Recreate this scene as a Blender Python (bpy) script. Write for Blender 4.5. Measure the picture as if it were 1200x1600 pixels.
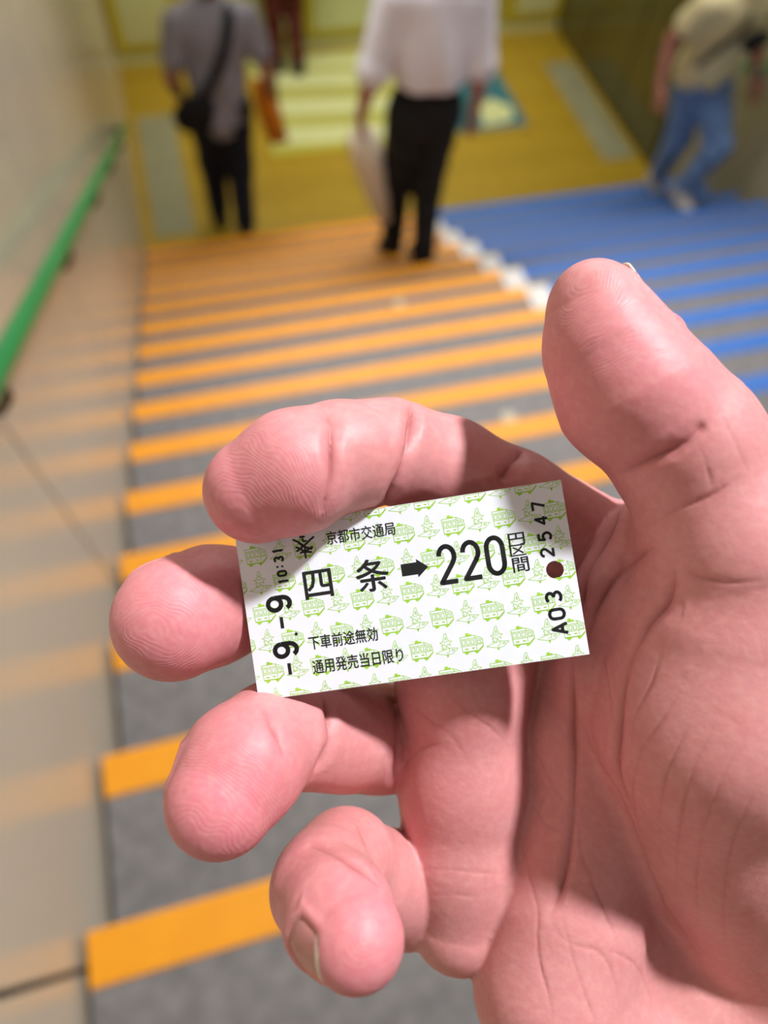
import bpy, bmesh, math, random
import numpy as np
from mathutils import Matrix, Vector

# ------------------------------------------------------------------ scene, camera, light
for _o in list(bpy.data.objects):
    bpy.data.objects.remove(_o)
SC = bpy.context.scene
COL = SC.collection
FPX = 1100.0                       # focal length in pixels of the 1200 x 1600 frame
CAM = np.array((0.38639, -0.04301, 1.26436))
# rows: camera right, camera down, camera forward, in world axes
# (x along the stair edges, y the way the stairs go down, z up; origin on the nosing at the left wall)
RCAM = np.array([[0.964798, -0.256055, 0.060005],
                 [-0.197738, -0.856706, -0.476398],
                 [0.173391, 0.447762, -0.877180]])
TREAD, RISER, NSTEP = 0.28828, 0.155, 14
LAND_Z = -(NSTEP + 1) * RISER
STAIR_W, LINE_X, FAR_Y = 4.06, 1.95, 6.50
FOCUS = 0.1218

cd = bpy.data.cameras.new('camera')
cam = bpy.data.objects.new('camera', cd)
COL.objects.link(cam)
SC.camera = cam
CAM_M = Matrix(((RCAM[0, 0], -RCAM[1, 0], -RCAM[2, 0], CAM[0]),
                (RCAM[0, 1], -RCAM[1, 1], -RCAM[2, 1], CAM[1]),
                (RCAM[0, 2], -RCAM[1, 2], -RCAM[2, 2], CAM[2]),
                (0, 0, 0, 1)))
cam.matrix_world = CAM_M
cd.sensor_fit = 'VERTICAL'
cd.sensor_height = 24.0
cd.sensor_width = 18.0
cd.lens = FPX / 1600.0 * 24.0
cd.clip_start, cd.clip_end = 0.005, 60
cd.dof.use_dof = True
cd.dof.focus_distance = FOCUS
cd.dof.aperture_fstop = 5.6

world = bpy.data.worlds.new('world')
SC.world = world
world.use_nodes = True
world.node_tree.nodes['Background'].inputs[0].default_value = (0.95, 0.97, 1.0, 1)
world.node_tree.nodes['Background'].inputs[1].default_value = 0.05

SC.cycles.max_bounces = 4
SC.cycles.diffuse_bounces = 2
SC.cycles.glossy_bounces = 2
SC.cycles.transmission_bounces = 2
SC.cycles.use_adaptive_sampling = True
SC.cycles.adaptive_threshold = 0.08

vs = SC.view_settings
vs.view_transform = 'Standard'
vs.look = 'None'
vs.gamma = 1.0
vs.use_curve_mapping = False
vs.exposure = -0.2

def w2(v):
    return Vector((float(v[0]), float(v[1]), float(v[2])))

def area_light(name, loc, size, size_y, power, color, target=None, parent=None, shape='RECTANGLE', spread=180):
    d = bpy.data.lights.new(name, 'AREA')
    d.shape = shape
    d.size = size
    d.size_y = size_y
    d.energy = power
    d.color = color
    d.spread = math.radians(spread)
    o = bpy.data.objects.new(name, d)
    COL.objects.link(o)
    o.location = loc
    if target is not None:
        o.rotation_euler = (Vector(target) - Vector(loc)).to_track_quat('-Z', 'Y').to_euler()
    if parent is not None:
        o.parent = parent
    return o

# the hand frame: origin on the lens axis where the ticket is, x right, y up, z back to the lens; millimetres
HAND_M = CAM_M @ Matrix.Translation((0, 0, -FOCUS))
def hand_to_world(v):
    return HAND_M @ (Vector(v) * 0.001)
LAMP_DIR = (HAND_M.to_3x3() @ Vector((0.47, 0.69, 0.54))).normalized()
LAMP_POS = Vector(HAND_M.translation) + LAMP_DIR * 1.55
CEIL_Z = LAMP_POS.z + 0.06
KEY_W, STRIP_W, BACK_F, LAND_F = 15.5, 18.0, 0.035, 1.0
KEY_COL, STRIP_COL, LAND_COL = (0.93, 0.97, 1.0), (0.97, 0.98, 1.0), (1.0, 0.96, 0.86)
HAND_STEP = 1.4
# ------------------------------------------------------------------ sculpting kit: smooth unions of round cones and ellipsoids, meshed
class Prim:
    __slots__ = ('kind', 'a', 'b', 'ra', 'rb', 'M', 'r', 'lo', 'hi')

def cone(a, b, ra, rb):
    p = Prim(); p.kind = 'c'
    p.a = np.array(a, float); p.b = np.array(b, float); p.ra = ra; p.rb = rb
    p.lo = np.minimum(p.a - ra, p.b - rb); p.hi = np.maximum(p.a + ra, p.b + rb)
    return p

def ellipsoid(c, r, M=None):
    p = Prim(); p.kind = 'e'
    p.a = np.array(c, float); p.r = np.array(r, float)
    p.M = np.eye(3) if M is None else np.array(M, float)      # rows are the axes
    m = max(r); p.lo = p.a - m; p.hi = p.a + m
    return p

def prim_d(p, X):
    if p.kind == 'c':
        ab = p.b - p.a
        q = X - p.a
        t = np.clip((q @ ab) / (ab @ ab), 0, 1)
        return np.linalg.norm(q - t[..., None] * ab, axis=-1) - (p.ra + (p.rb - p.ra) * t)
    q = (X - p.a) @ p.M.T
    k0 = np.linalg.norm(q / p.r, axis=-1)
    k1 = np.linalg.norm(q / (p.r * p.r), axis=-1) + 1e-9
    return k0 * (k0 - 1.0) / k1

def smin(a, b, k):
    h = np.maximum(k - np.abs(a - b), 0.0) / k
    return np.minimum(a, b) - h * h * k * 0.25

BIG = 1e3
class Sdf:
    """groups: list of (k_inside, k_join, [prims])"""
    def __init__(self, groups, margin):
        self.groups = groups; self.margin = margin
    def grid(self, axes):
        n = [len(a) for a in axes]
        tot = np.full(n, BIG, np.float32)
        for kin, kj, prims in self.groups:
            g = np.full(n, BIG, np.float32)
            lo3, hi3 = [10 ** 9] * 3, [0] * 3
            for p in prims:
                sl = []
                for i in range(3):
                    s = np.searchsorted(axes[i], p.lo[i] - self.margin); e = np.searchsorted(axes[i], p.hi[i] + self.margin)
                    sl.append(slice(s, e)); lo3[i] = min(lo3[i], s); hi3[i] = max(hi3[i], e)
                sl = tuple(sl)
                if min(s.stop - s.start for s in sl) <= 0:
                    continue
                X = np.stack(np.meshgrid(*[axes[i][sl[i]] for i in range(3)], indexing='ij'), -1)
                g[sl] = smin(g[sl], prim_d(p, X), kin)
            s = tuple(slice(lo3[i], max(lo3[i], hi3[i])) for i in range(3))
            tot[s] = smin(tot[s], g[s], kj)
        return tot
    def at(self, X):
        """distance at scattered points: points are sorted into cells, each cell looks only at the shapes near it"""
        X = np.asarray(X, float)
        tot = np.full(len(X), BIG)
        if len(X) == 0: return tot
        cs = self.margin
        base = X.min(0) - 1e-6
        c = ((X - base) / cs).astype(np.int64)
        n = c.max(0) + 1
        key = (c[:, 0] * n[1] + c[:, 1]) * n[2] + c[:, 2]
        order = np.argsort(key, kind='stable')
        ks = key[order]
        starts = np.nonzero(np.r_[True, ks[1:] != ks[:-1]])[0]
        ends = np.r_[starts[1:], len(ks)]
        if not hasattr(self, 'plo'):
            self.plo = np.array([p.lo for g in self.groups for p in g[2]]); self.phi = np.array([p.hi for g in self.groups for p in g[2]])
        for s, e in zip(starts, ends):
            I = order[s:e]
            P = X[I]
            lo, hi = P.min(0) - self.margin, P.max(0) + self.margin
            t = None
            near = ((self.plo < hi) & (self.phi > lo)).all(axis=1).tolist()
            n_ = -1
            for kin, kj, prims in self.groups:
                g = None
                for p in prims:
                    n_ += 1
                    if near[n_]:
                        d = prim_d(p, P)
                        g = d if g is None else smin(g, d, kin)
                if g is not None:
                    t = g if t is None else smin(t, g, kj)
            if t is not None: tot[I] = t
        return tot
    def grad(self, X, h):
        G = np.zeros_like(X)
        for k in ((1, -1, -1), (-1, -1, 1), (-1, 1, -1), (1, 1, 1)):
            k = np.array(k, float)
            G += self.at(X + k * h)[:, None] * k
        return G / (np.linalg.norm(G, axis=1)[:, None] + 1e-12)
    def bounds(self):
        lo = np.min([p.lo for g in self.groups for p in g[2]], axis=0); hi = np.max([p.hi for g in self.groups for p in g[2]], axis=0)
        return lo, hi

def surface_nets(D, axes):
    ins = D < 0
    nx, ny, nz = D.shape
    acc = np.zeros((nx - 1, ny - 1, nz - 1, 3), np.float32)
    cnt = np.zeros((nx - 1, ny - 1, nz - 1), np.int16)
    quads_src = []
    step = [a[1] - a[0] for a in axes]
    for ax in range(3):
        lo = [slice(None)] * 3; hi = [slice(None)] * 3
        lo[ax] = slice(0, -1); hi[ax] = slice(1, None)
        a, b = D[tuple(lo)], D[tuple(hi)]
        I = np.argwhere(ins[tuple(lo)] != ins[tuple(hi)])
        va, vb = a[tuple(I.T)], b[tuple(I.T)]
        t = va / (va - vb)
        P = I.astype(np.float32); P[:, ax] += t
        o1, o2 = (ax + 1) % 3, (ax + 2) % 3
        for d1 in (0, -1):
            for d2 in (0, -1):
                c = I.copy(); c[:, o1] += d1; c[:, o2] += d2
                ok = np.all((c >= 0) & (c < np.array(acc.shape[:3])), axis=1)
                cc = c[ok]
                np.add.at(acc, tuple(cc.T), P[ok]); np.add.at(cnt, tuple(cc.T), 1)
        flip = va > 0
        quads_src.append((I, o1, o2, flip))
    idx = np.full(cnt.shape, -1, np.int64)
    act = np.argwhere(cnt > 0)
    idx[tuple(act.T)] = np.arange(len(act))
    V = acc[tuple(act.T)] / cnt[tuple(act.T)][:, None]
    V = V * np.array(step) + np.array([a[0] for a in axes])
    F = []
    for I, o1, o2, flip in quads_src:
        ok = (I[:, o1] > 0) & (I[:, o2] > 0) & (I[:, o1] < cnt.shape[o1]) & (I[:, o2] < cnt.shape[o2])
        I, fl = I[ok], flip[ok]
        def cell(d1, d2):
            c = I.copy(); c[:, o1] += d1; c[:, o2] += d2
            return idx[tuple(c.T)]
        q = np.stack([cell(-1, -1), cell(0, -1), cell(0, 0), cell(-1, 0)], 1)
        q[fl] = q[fl][:, ::-1]
        F.append(q)
    F = np.concatenate(F)
    F = F[np.all(F >= 0, axis=1)]
    return V.astype(float), F

def quad_subdivide(V, F):
    n = len(V)
    E = np.sort(np.concatenate([F[:, [0, 1]], F[:, [1, 2]], F[:, [2, 3]], F[:, [3, 0]]]), axis=1)
    key = E[:, 0] * n + E[:, 1]
    u, inv = np.unique(key, return_inverse=True)
    mid = (V[u // n] + V[u % n]) * 0.5
    cen = V[F].mean(1)
    m = len(F); e = [n + inv[i * m:(i + 1) * m] for i in range(4)]; c = n + len(u) + np.arange(m)
    V2 = np.concatenate([V, mid, cen])
    F2 = np.concatenate([np.stack([F[:, 0], e[0], c, e[3]], 1), np.stack([F[:, 1], e[1], c, e[0]], 1),
                         np.stack([F[:, 2], e[2], c, e[1]], 1), np.stack([F[:, 3], e[3], c, e[2]], 1)])
    return V2, F2

def vert_normals(V, F):
    n = np.cross(V[F[:, 2]] - V[F[:, 0]], V[F[:, 3]] - V[F[:, 1]])
    N = np.zeros_like(V)
    for c in range(3):
        for i in range(4): N[:, c] += np.bincount(F[:, i], weights=n[:, c], minlength=len(V))
    return N / (np.linalg.norm(N, axis=1)[:, None] + 1e-12)

def sculpt(sdf, step, clip=None, sub=0):
    lo, hi = sdf.bounds()
    lo = lo - 2.5 * step; hi = hi + 2.5 * step
    if clip is not None:
        lo = np.maximum(lo, clip[0]); hi = np.minimum(hi, clip[1])
    axes = [np.arange(lo[i], hi[i] + step, step) for i in range(3)]
    D = sdf.grid(axes)
    if clip is not None:                      # close the surface where the block ends
        for i in range(3):
            for e in (0, -1):
                s = [slice(None)] * 3; s[i] = e
                D[tuple(s)] = np.maximum(D[tuple(s)], 0.3 * step)
    V, F = surface_nets(D, axes)
    inner = np.all((V > lo + 2.2 * step) & (V < hi - 2.2 * step), axis=1)
    def fit(V, inner, n, s):
        for _ in range(n):
            d = np.clip(sdf.at(V), -s, s)
            g = sdf.grad(V, step * 0.2)
            V[inner] -= (g * d[:, None])[inner] * 0.9
        return V
    V = fit(V, inner, 2 if sub else 1, step * 0.6)
    for k in range(sub):
        V, F = quad_subdivide(V, F)
        inner = np.all((V > lo + 2.2 * step) & (V < hi - 2.2 * step), axis=1)
        if k == 0:
            V = fit(V, inner, 1, step * 0.4)
        else:                                  # last level: slide along the mesh normal
            N = vert_normals(V, F)
            V[inner] += (N * np.clip(-sdf.at(V), -0.2 * step, 0.2 * step)[:, None])[inner]
    return V, F

def mesh_np(name, V, F, mat=None, parent=None, smooth=True, scale=1.0):
    me = bpy.data.meshes.new(name)
    V = np.asarray(V, np.float32) * scale
    F = np.asarray(F)
    me.vertices.add(len(V)); me.vertices.foreach_set('co', V.ravel())
    k = F.shape[1]
    me.loops.add(F.size); me.loops.foreach_set('vertex_index', F.ravel().astype(np.int32))
    me.polygons.add(len(F)); me.polygons.foreach_set('loop_start', np.arange(0, F.size, k, dtype=np.int32))
    me.polygons.foreach_set('use_smooth', np.full(len(F), smooth, bool))
    me.update(); me.validate()
    o = bpy.data.objects.new(name, me)
    COL.objects.link(o)
    if mat: me.materials.append(mat)
    if parent is not None: o.parent = parent
    return o
# ------------------------------------------------------------------ materials
def s2l(c):
    return tuple(((x / 255.0) / 12.92 if x / 255.0 <= 0.04045 else ((x / 255.0 + 0.055) / 1.055) ** 2.4) for x in c)

def new_mat(name):
    m = bpy.data.materials.new(name)
    m.use_nodes = True
    nt = m.node_tree
    return m, nt, nt.nodes['Principled BSDF']

def mat(name, rgb, rough=0.6, var=0.12, scale=8.0, bump=0.0, spec=0.5, detail=4.0, metallic=0.0, coat=0.0):
    """plain surface with procedural mottling; rgb in sRGB 0..255"""
    m, nt, b = new_mat(name)
    tc = nt.nodes.new('ShaderNodeTexCoord')
    n = nt.nodes.new('ShaderNodeTexNoise')
    n.inputs['Scale'].default_value = scale
    n.inputs['Detail'].default_value = detail
    nt.links.new(tc.outputs['Object'], n.inputs['Vector'])
    r = nt.nodes.new('ShaderNodeValToRGB')
    c = s2l(rgb)
    r.color_ramp.elements[0].position = 0.3
    r.color_ramp.elements[1].position = 0.7
    r.color_ramp.elements[0].color = tuple(x * (1 - var) for x in c) + (1,)
    r.color_ramp.elements[1].color = tuple(min(1, x * (1 + var)) for x in c) + (1,)
    nt.links.new(n.outputs['Fac'], r.inputs['Fac'])
    nt.links.new(r.outputs['Color'], b.inputs['Base Color'])
    b.inputs['Roughness'].default_value = rough
    b.inputs['Specular IOR Level'].default_value = spec
    b.inputs['Metallic'].default_value = metallic
    b.inputs['Coat Weight'].default_value = coat
    if bump:
        bp = nt.nodes.new('ShaderNodeBump')
        bp.inputs['Strength'].default_value = bump
        bp.inputs['Distance'].default_value = 0.004
        nt.links.new(n.outputs['Fac'], bp.inputs['Height'])
        nt.links.new(bp.outputs['Normal'], b.inputs['Normal'])
    return m

def math_node(nt, op, a, b=None):
    n = nt.nodes.new('ShaderNodeMath'); n.operation = op
    for i, v in enumerate((a, b)):
        if v is None: continue
        if isinstance(v, (int, float)): n.inputs[i].default_value = v
        else: nt.links.new(v, n.inputs[i])
    return n.outputs[0]

def mix_color(nt, fac, a, b, mode='MIX'):
    n = nt.nodes.new('ShaderNodeMix'); n.data_type = 'RGBA'; n.blend_type = mode
    for sock, v in ((n.inputs[0], fac), (n.inputs[6], a), (n.inputs[7], b)):
        if isinstance(v, (int, float)): sock.default_value = v
        elif isinstance(v, tuple): sock.default_value = v if len(v) == 4 else v + (1,)
        else: nt.links.new(v, sock)
    return n.outputs[2]

def attr(nt, name):
    n = nt.nodes.new('ShaderNodeAttribute'); n.attribute_name = name
    return n.outputs['Fac']

def skin_material():
    m, nt, b = new_mat('skin_of_hand')
    tc = nt.nodes.new('ShaderNodeTexCoord')
    def noise(scale, detail=3.0, dist=0.0):
        n = nt.nodes.new('ShaderNodeTexNoise')
        n.inputs['Scale'].default_value = scale; n.inputs['Detail'].default_value = detail; n.inputs['Distortion'].default_value = dist
        nt.links.new(tc.outputs['Object'], n.inputs['Vector'])
        return n.outputs['Fac']
    pink, crease, mask, phase, tan = (attr(nt, k) for k in ('pink', 'crease', 'ridge_mask', 'ridge_phase', 'tan'))
    base = mix_color(nt, pink, s2l(SKIN_BASE), s2l(SKIN_PINK))
    base = mix_color(nt, tan, base, s2l(SKIN_TAN))
    blot = nt.nodes.new('ShaderNodeMapRange')
    nt.links.new(noise(150.0, 2.0), blot.inputs[0]); blot.inputs[1].default_value = 0.35; blot.inputs[2].default_value = 0.7
    blot.inputs[3].default_value = 0.0; blot.inputs[4].default_value = 0.45
    base = mix_color(nt, blot.outputs[0], base, s2l(SKIN_BLOT))
    fine = nt.nodes.new('ShaderNodeMapRange')
    nt.links.new(noise(700.0, 1.0), fine.inputs[0]); fine.inputs[1].default_value = 0.4; fine.inputs[2].default_value = 0.75
    fine.inputs[3].default_value = 0.0; fine.inputs[4].default_value = 0.22
    base = mix_color(nt, fine.outputs[0], base, s2l((236, 178, 168)))
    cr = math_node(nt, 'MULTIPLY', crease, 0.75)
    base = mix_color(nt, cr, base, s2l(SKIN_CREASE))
    nt.links.new(base, b.inputs['Base Color'])
    b.inputs['Roughness'].default_value = 0.5
    b.inputs['Specular IOR Level'].default_value = 0.42
    b.inputs['Subsurface Weight'].default_value = 0.22
    b.inputs['Subsurface Radius'].default_value = (1.0, 0.35, 0.22)
    b.inputs['Subsurface Scale'].default_value = 0.0028
    # finger ridges, pores and fine wrinkles as relief
    wob = math_node(nt, 'MULTIPLY', noise(260.0, 0.0), 2.2)
    ph = math_node(nt, 'ADD', phase, wob)
    ridge = math_node(nt, 'SINE', math_node(nt, 'MULTIPLY', ph, 2 * math.pi / 0.56))
    ridge = math_node(nt, 'MULTIPLY', ridge, mask)
    hgt = math_node(nt, 'MULTIPLY', ridge, 0.20)
    hgt = math_node(nt, 'ADD', hgt, math_node(nt, 'MULTIPLY', noise(560.0, 2.0), 1.6))
    bp = nt.nodes.new('ShaderNodeBump')
    bp.inputs['Strength'].default_value = 0.55
    bp.inputs['Distance'].default_value = 0.00010
    nt.links.new(hgt, bp.inputs['Height'])
    nt.links.new(bp.outputs['Normal'], b.inputs['Normal'])
    return m

SKIN_BASE, SKIN_PINK, SKIN_TAN = (216, 152, 148), (224, 126, 138), (206, 150, 134)
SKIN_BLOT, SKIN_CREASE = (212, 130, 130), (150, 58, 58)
# ------------------------------------------------------------------ building kit
def tag(o, label=None, cat=None, group=None, kind=None):
    if label: o['label'] = label
    if cat: o['category'] = cat
    if group: o['group'] = group
    if kind: o['kind'] = kind
    return o

def empty(name, loc=(0, 0, 0), parent=None):
    o = bpy.data.objects.new(name, None)
    o.empty_display_size = 0.05
    COL.objects.link(o)
    o.location = loc
    if parent is not None: o.parent = parent
    return o

def bm_obj(name, bm, m, parent=None, smooth=False):
    me = bpy.data.meshes.new(name)
    bmesh.ops.recalc_face_normals(bm, faces=bm.faces)
    bm.to_mesh(me); bm.free()
    if m: me.materials.append(m)
    if smooth:
        for p in me.polygons: p.use_smooth = True
    o = bpy.data.objects.new(name, me)
    COL.objects.link(o)
    if parent is not None: o.parent = parent
    return o

def add_box(bm, lo, hi, bevel=0.0):
    r = bmesh.ops.create_cube(bm, size=1.0)
    vs_ = r['verts']
    for v in vs_:
        for i in range(3):
            v.co[i] = lo[i] + (v.co[i] + 0.5) * (hi[i] - lo[i])
    if bevel:
        es = list({e for v in vs_ for e in v.link_edges})
        bmesh.ops.bevel(bm, geom=es, offset=bevel, segments=2, profile=0.5, affect='EDGES')

def box(name, lo, hi, m, parent=None, bevel=0.0):
    bm = bmesh.new(); add_box(bm, lo, hi, bevel)
    return bm_obj(name, bm, m, parent)

def add_tube(bm, pts, radii, seg=12, caps=True):
    pts = [Vector(p) for p in pts]
    if isinstance(radii, (int, float)): radii = [radii] * len(pts)
    rings = []
    up = None
    for i, p in enumerate(pts):
        t = (pts[min(i + 1, len(pts) - 1)] - pts[max(i - 1, 0)]).normalized()
        if up is None:
            up = t.orthogonal().normalized()
        up = (up - t * up.dot(t)).normalized()
        s = t.cross(up)
        rings.append([bm.verts.new(p + (up * math.cos(a) + s * math.sin(a)) * radii[i]) for a in (2 * math.pi * k / seg for k in range(seg))])
    for r0, r1 in zip(rings, rings[1:]):
        for k in range(seg):
            bm.faces.new((r0[k], r0[(k + 1) % seg], r1[(k + 1) % seg], r1[k]))
    if caps:
        bm.faces.new(rings[0][::-1]); bm.faces.new(rings[-1])

def add_prism(bm, poly, x0, x1, ax=0):
    """extrude a polygon given in the two axes after ax (cyclic) from x0 to x1 along axis ax"""
    def P(q, x):
        v = [0, 0, 0]; v[ax] = x; v[(ax + 1) % 3] = q[0]; v[(ax + 2) % 3] = q[1]
        return v
    a = [bm.verts.new(P(q, x0)) for q in poly]; b = [bm.verts.new(P(q, x1)) for q in poly]
    n = len(poly)
    bm.faces.new(a[::-1]); bm.faces.new(b)
    for i in range(n):
        bm.faces.new((a[i], a[(i + 1) % n], b[(i + 1) % n], b[i]))

# ------------------------------------------------------------------ the stairwell
M_TREAD = mat('grey_speckled_tread', (126, 121, 119), 0.55, 0.22, 30.0, 0.1, detail=8)
M_ORANGE = mat('orange_nosing', (255, 164, 18), 0.5, 0.05, 12.0)
M_BLUE = mat('blue_nosing', (54, 116, 200), 0.5, 0.06, 12.0)
M_LINE = mat('white_line', (236, 230, 222), 0.6, 0.06, 10.0)
M_WALL = mat('beige_glossy_wall_panel', (216, 203, 182), 0.2, 0.06, 1.6, 0.0, spec=0.6)
M_WALL_R = mat('olive_beige_wall', (168, 158, 126), 0.4, 0.08, 2.0)
M_JOINT = mat('dark_joint', (92, 84, 72), 0.8, 0.1, 6.0)
M_OCHRE = mat('ochre_floor_tile', (178, 146, 40), 0.35, 0.1, 3.0)
M_OCHRE_J = mat('ochre_joint', (150, 122, 44), 0.7, 0.1, 3.0)
M_STRIP = mat('grey_stone_border', (150, 148, 116), 0.5, 0.12, 6.0)
M_PALE = mat('pale_green_wall', (214, 212, 140), 0.35, 0.05, 1.5)
M_YELLOW = mat('yellow_frame', (212, 196, 30), 0.4, 0.08, 3.0)
M_CREAMG = mat('pale_lime_print', (222, 226, 164), 0.3, 0.04, 2.0)
M_LIME = mat('olive_lime_print', (190, 188, 92), 0.3, 0.06, 2.0)
M_DARKGLASS = mat('dark_olive_gloss_panel', (92, 86, 46), 0.12, 0.2, 1.2, spec=0.7)
M_TEAL = mat('teal_print', (52, 116, 130), 0.35, 0.25, 5.0)
M_GREEN = mat('green_handrail_coat', (26, 140, 74), 0.32, 0.06, 5.0)
M_BRACKET = mat('dark_bracket_metal', (84, 70, 56), 0.4, 0.1, 20.0, metallic=0.6)
M_CEIL = mat('off_white_ceiling', (140, 136, 130), 0.8, 0.03, 2.0)

stairs = tag(empty('staircase'), 'wide grey staircase with orange and blue step edges going down', None, None, 'structure')
step_mesh = {}
NB = 0.072                          # width of the coloured band on each step edge
for k in range(-5, NSTEP + 1):
    y1, z1 = k * TREAD, -k * RISER
    y0 = y1 - TREAD
    first = 'step' not in step_mesh
    if first:
        bm = bmesh.new()
        add_prism(bm, [(-TREAD, 0), (0, 0), (0, -RISER - 0.02), (-TREAD, -RISER - 0.02)], 0.012, STAIR_W)
        s = bm_obj('stair_step', bm, M_TREAD, stairs); step_mesh['step'] = s.data
    else:
        s = bpy.data.objects.new('stair_step', step_mesh['step']); COL.objects.link(s); s.parent = stairs
    s.location = (0, y1, z1)
    for nm, m, xa, xb in (('orange_nosing', M_ORANGE, 0.012, LINE_X - 0.06), ('white_line', M_LINE, LINE_X - 0.06, LINE_X + 0.06), ('blue_nosing', M_BLUE, LINE_X + 0.06, STAIR_W)):
        if nm not in step_mesh:
            bm = bmesh.new()
            back = -NB if nm != 'white_line' else -TREAD + 0.002
            add_prism(bm, [(back, 0.0), (back + 0.002, 0.003), (-0.001, 0.004), (0.004, 0.001), (0.004, -0.035 if nm != 'white_line' else -RISER), (0.0, -0.035 if nm != 'white_line' else -RISER), (0.0, 0.0)], xa, xb)
            o = bm_obj(nm, bm, m, s); step_mesh[nm] = o.data
        else:
            o = bpy.data.objects.new(nm, step_mesh[nm]); COL.objects.link(o); o.parent = s

# pale worn spots stuck to two treads
def disc(name, c, r, h, m, label, cat):
    bm = bmesh.new()
    rnd = random.Random(int(c[0] * 1000))
    pts = [(r * (1 + rnd.uniform(-.12, .12)) * math.cos(a), r * (1 + rnd.uniform(-.12, .12)) * math.sin(a)) for a in (2 * math.pi * i / 18 for i in range(18))]
    lo = [bm.verts.new((x, y, 0)) for x, y in pts]; hi = [bm.verts.new((x * .8, y * .8, h)) for x, y in pts]
    bm.faces.new(hi); bm.faces.new(lo[::-1])
    for i in range(18): bm.faces.new((lo[i], lo[(i + 1) % 18], hi[(i + 1) % 18], hi[i]))
    o = bm_obj(name, bm, m); o.location = c
    return tag(o, label, cat)
M_SPOT = mat('pale_gum', (205, 196, 168), 0.7, 0.1, 40.0)
disc('chewing_gum_spot', (1.33, 1.27, -5 * RISER), 0.028, 0.002, M_SPOT, 'pale round gum spot on a grey tread above the index finger', 'gum spot')
disc('chewing_gum_spot', (1.30, 2.47, -9 * RISER), 0.03, 0.002, M_SPOT, 'faint pale gum spot on a tread below the white shirt walker', 'gum spot')

# left wall of tall glossy panels with narrow joints
PANEL_W, SEAM0 = 0.83, -0.04
wl = tag(box('wall_left', (-0.25, -2.2, LAND_Z - 0.2), (-0.012, FAR_Y + 0.1, 3.0), M_JOINT), 'beige glossy panelled wall beside the orange steps', None, None, 'structure')
y = SEAM0 - 3 * PANEL_W
pm = None
while y < FAR_Y:
    y1 = min(y + PANEL_W - 0.008, FAR_Y)
    box('panel', (-0.012, y, LAND_Z), (0.0, y1, 2.9), M_WALL, wl, 0.003)
    y += PANEL_W
# right wall along the blue steps, and the dark glossy wall of the landing
wr = tag(box('wall_right', (STAIR_W + 0.012, -2.2, LAND_Z - 0.2), (STAIR_W + 0.25, 4.42, 3.0), M_JOINT), 'olive beige panelled wall beside the blue steps', None, None, 'structure')
y = -2.2
while y < 4.42:
    y1 = min(y + 0.94, 4.42)
    box('panel', (STAIR_W, y, LAND_Z), (STAIR_W + 0.012, y1 - 0.008, 2.9), M_WALL_R, wr, 0.003)
    y += 0.94
wd = tag(box('wall_landing', (STAIR_W - 0.01, 4.43, LAND_Z - 0.2), (STAIR_W + 0.2, FAR_Y + 0.1, 3.0), M_DARKGLASS), 'dark olive glossy wall at the right of the landing', None, None, 'structure')
for yy in (4.45, 5.15, 5.85):
    box('panel', (STAIR_W - 0.03, yy, LAND_Z + 0.03), (STAIR_W - 0.01, yy + 0.68, 2.4), M_DARKGLASS, wd, 0.004)

# landing floor of ochre tiles with grey borders and printed floor sheets
fl = tag(box('floor', (-0.2, NSTEP * TREAD, LAND_Z - 0.2), (STAIR_W + 0.2, FAR_Y + 0.1, LAND_Z - 0.006), M_OCHRE_J), 'ochre tiled landing floor at the foot of the stairs', None, None, 'structure')
TS = 0.40
tile_me = None
ny = int((FAR_Y - NSTEP * TREAD - 0.20) / TS) + 1
for i in range(int(STAIR_W / TS) + 1):
    for j in range(ny):
        x0, y0 = i * TS, NSTEP * TREAD + 0.20 + j * TS
        w_, h_ = min(TS, STAIR_W - x0), min(TS, FAR_Y - y0)
        if w_ < 0.03 or h_ < 0.03: continue
        if w_ == TS and h_ == TS and tile_me is not None:
            o = bpy.data.objects.new('floor_tile', tile_me); COL.objects.link(o); o.parent = fl
        else:
            o = box('floor_tile', (0, 0, -0.01), (w_ - 0.004, h_ - 0.004, 0), M_OCHRE, fl)
            if w_ == TS and h_ == TS: tile_me = o.data
        o.location = (x0, y0, LAND_Z)
box('edge_strip', (0.0, NSTEP * TREAD + 0.005, LAND_Z - 0.01), (STAIR_W, NSTEP * TREAD + 0.195, LAND_Z + 0.001), M_STRIP, fl)
box('border_strip', (0.07, 4.32, LAND_Z), (0.36, 5.73, LAND_Z + 0.008), M_STRIP, fl)
box('border_strip', (3.70, 4.55, LAND_Z), (3.98, 5.94, LAND_Z + 0.008), M_STRIP, fl)
# floor print: pale lime sheet with slanting bands
sheet = tag(box('floor_sheet', (1.06, 5.07, LAND_Z + 0.0005), (2.62, 6.42, LAND_Z + 0.003), M_LIME), 'lime green printed floor sheet with pale slanting bands between two walkers', 'floor sheet')
def floor_poly(name, poly, z0, z1, m, parent):
    bm = bmesh.new()
    a = [bm.verts.new((x, y, z0)) for x, y in poly]; b = [bm.verts.new((x, y, z1)) for x, y in poly]
    bm.faces.new(a[::-1]); bm.faces.new(b)
    for i in range(len(poly)): bm.faces.new((a[i], a[(i + 1) % len(poly)], b[(i + 1) % len(poly)], b[i]))
    return bm_obj(name, bm, m, parent)
for ya in (5.10, 5.48, 5.86, 6.16):
    floor_poly('pale_band', [(1.10, ya + 0.10), (2.58, ya - 0.02 if ya > 5.2 else ya), (2.58, ya + 0.17), (1.10, min(ya + 0.33, 6.40))], LAND_Z + 0.0032, LAND_Z + 0.004, M_CREAMG, sheet)
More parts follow.
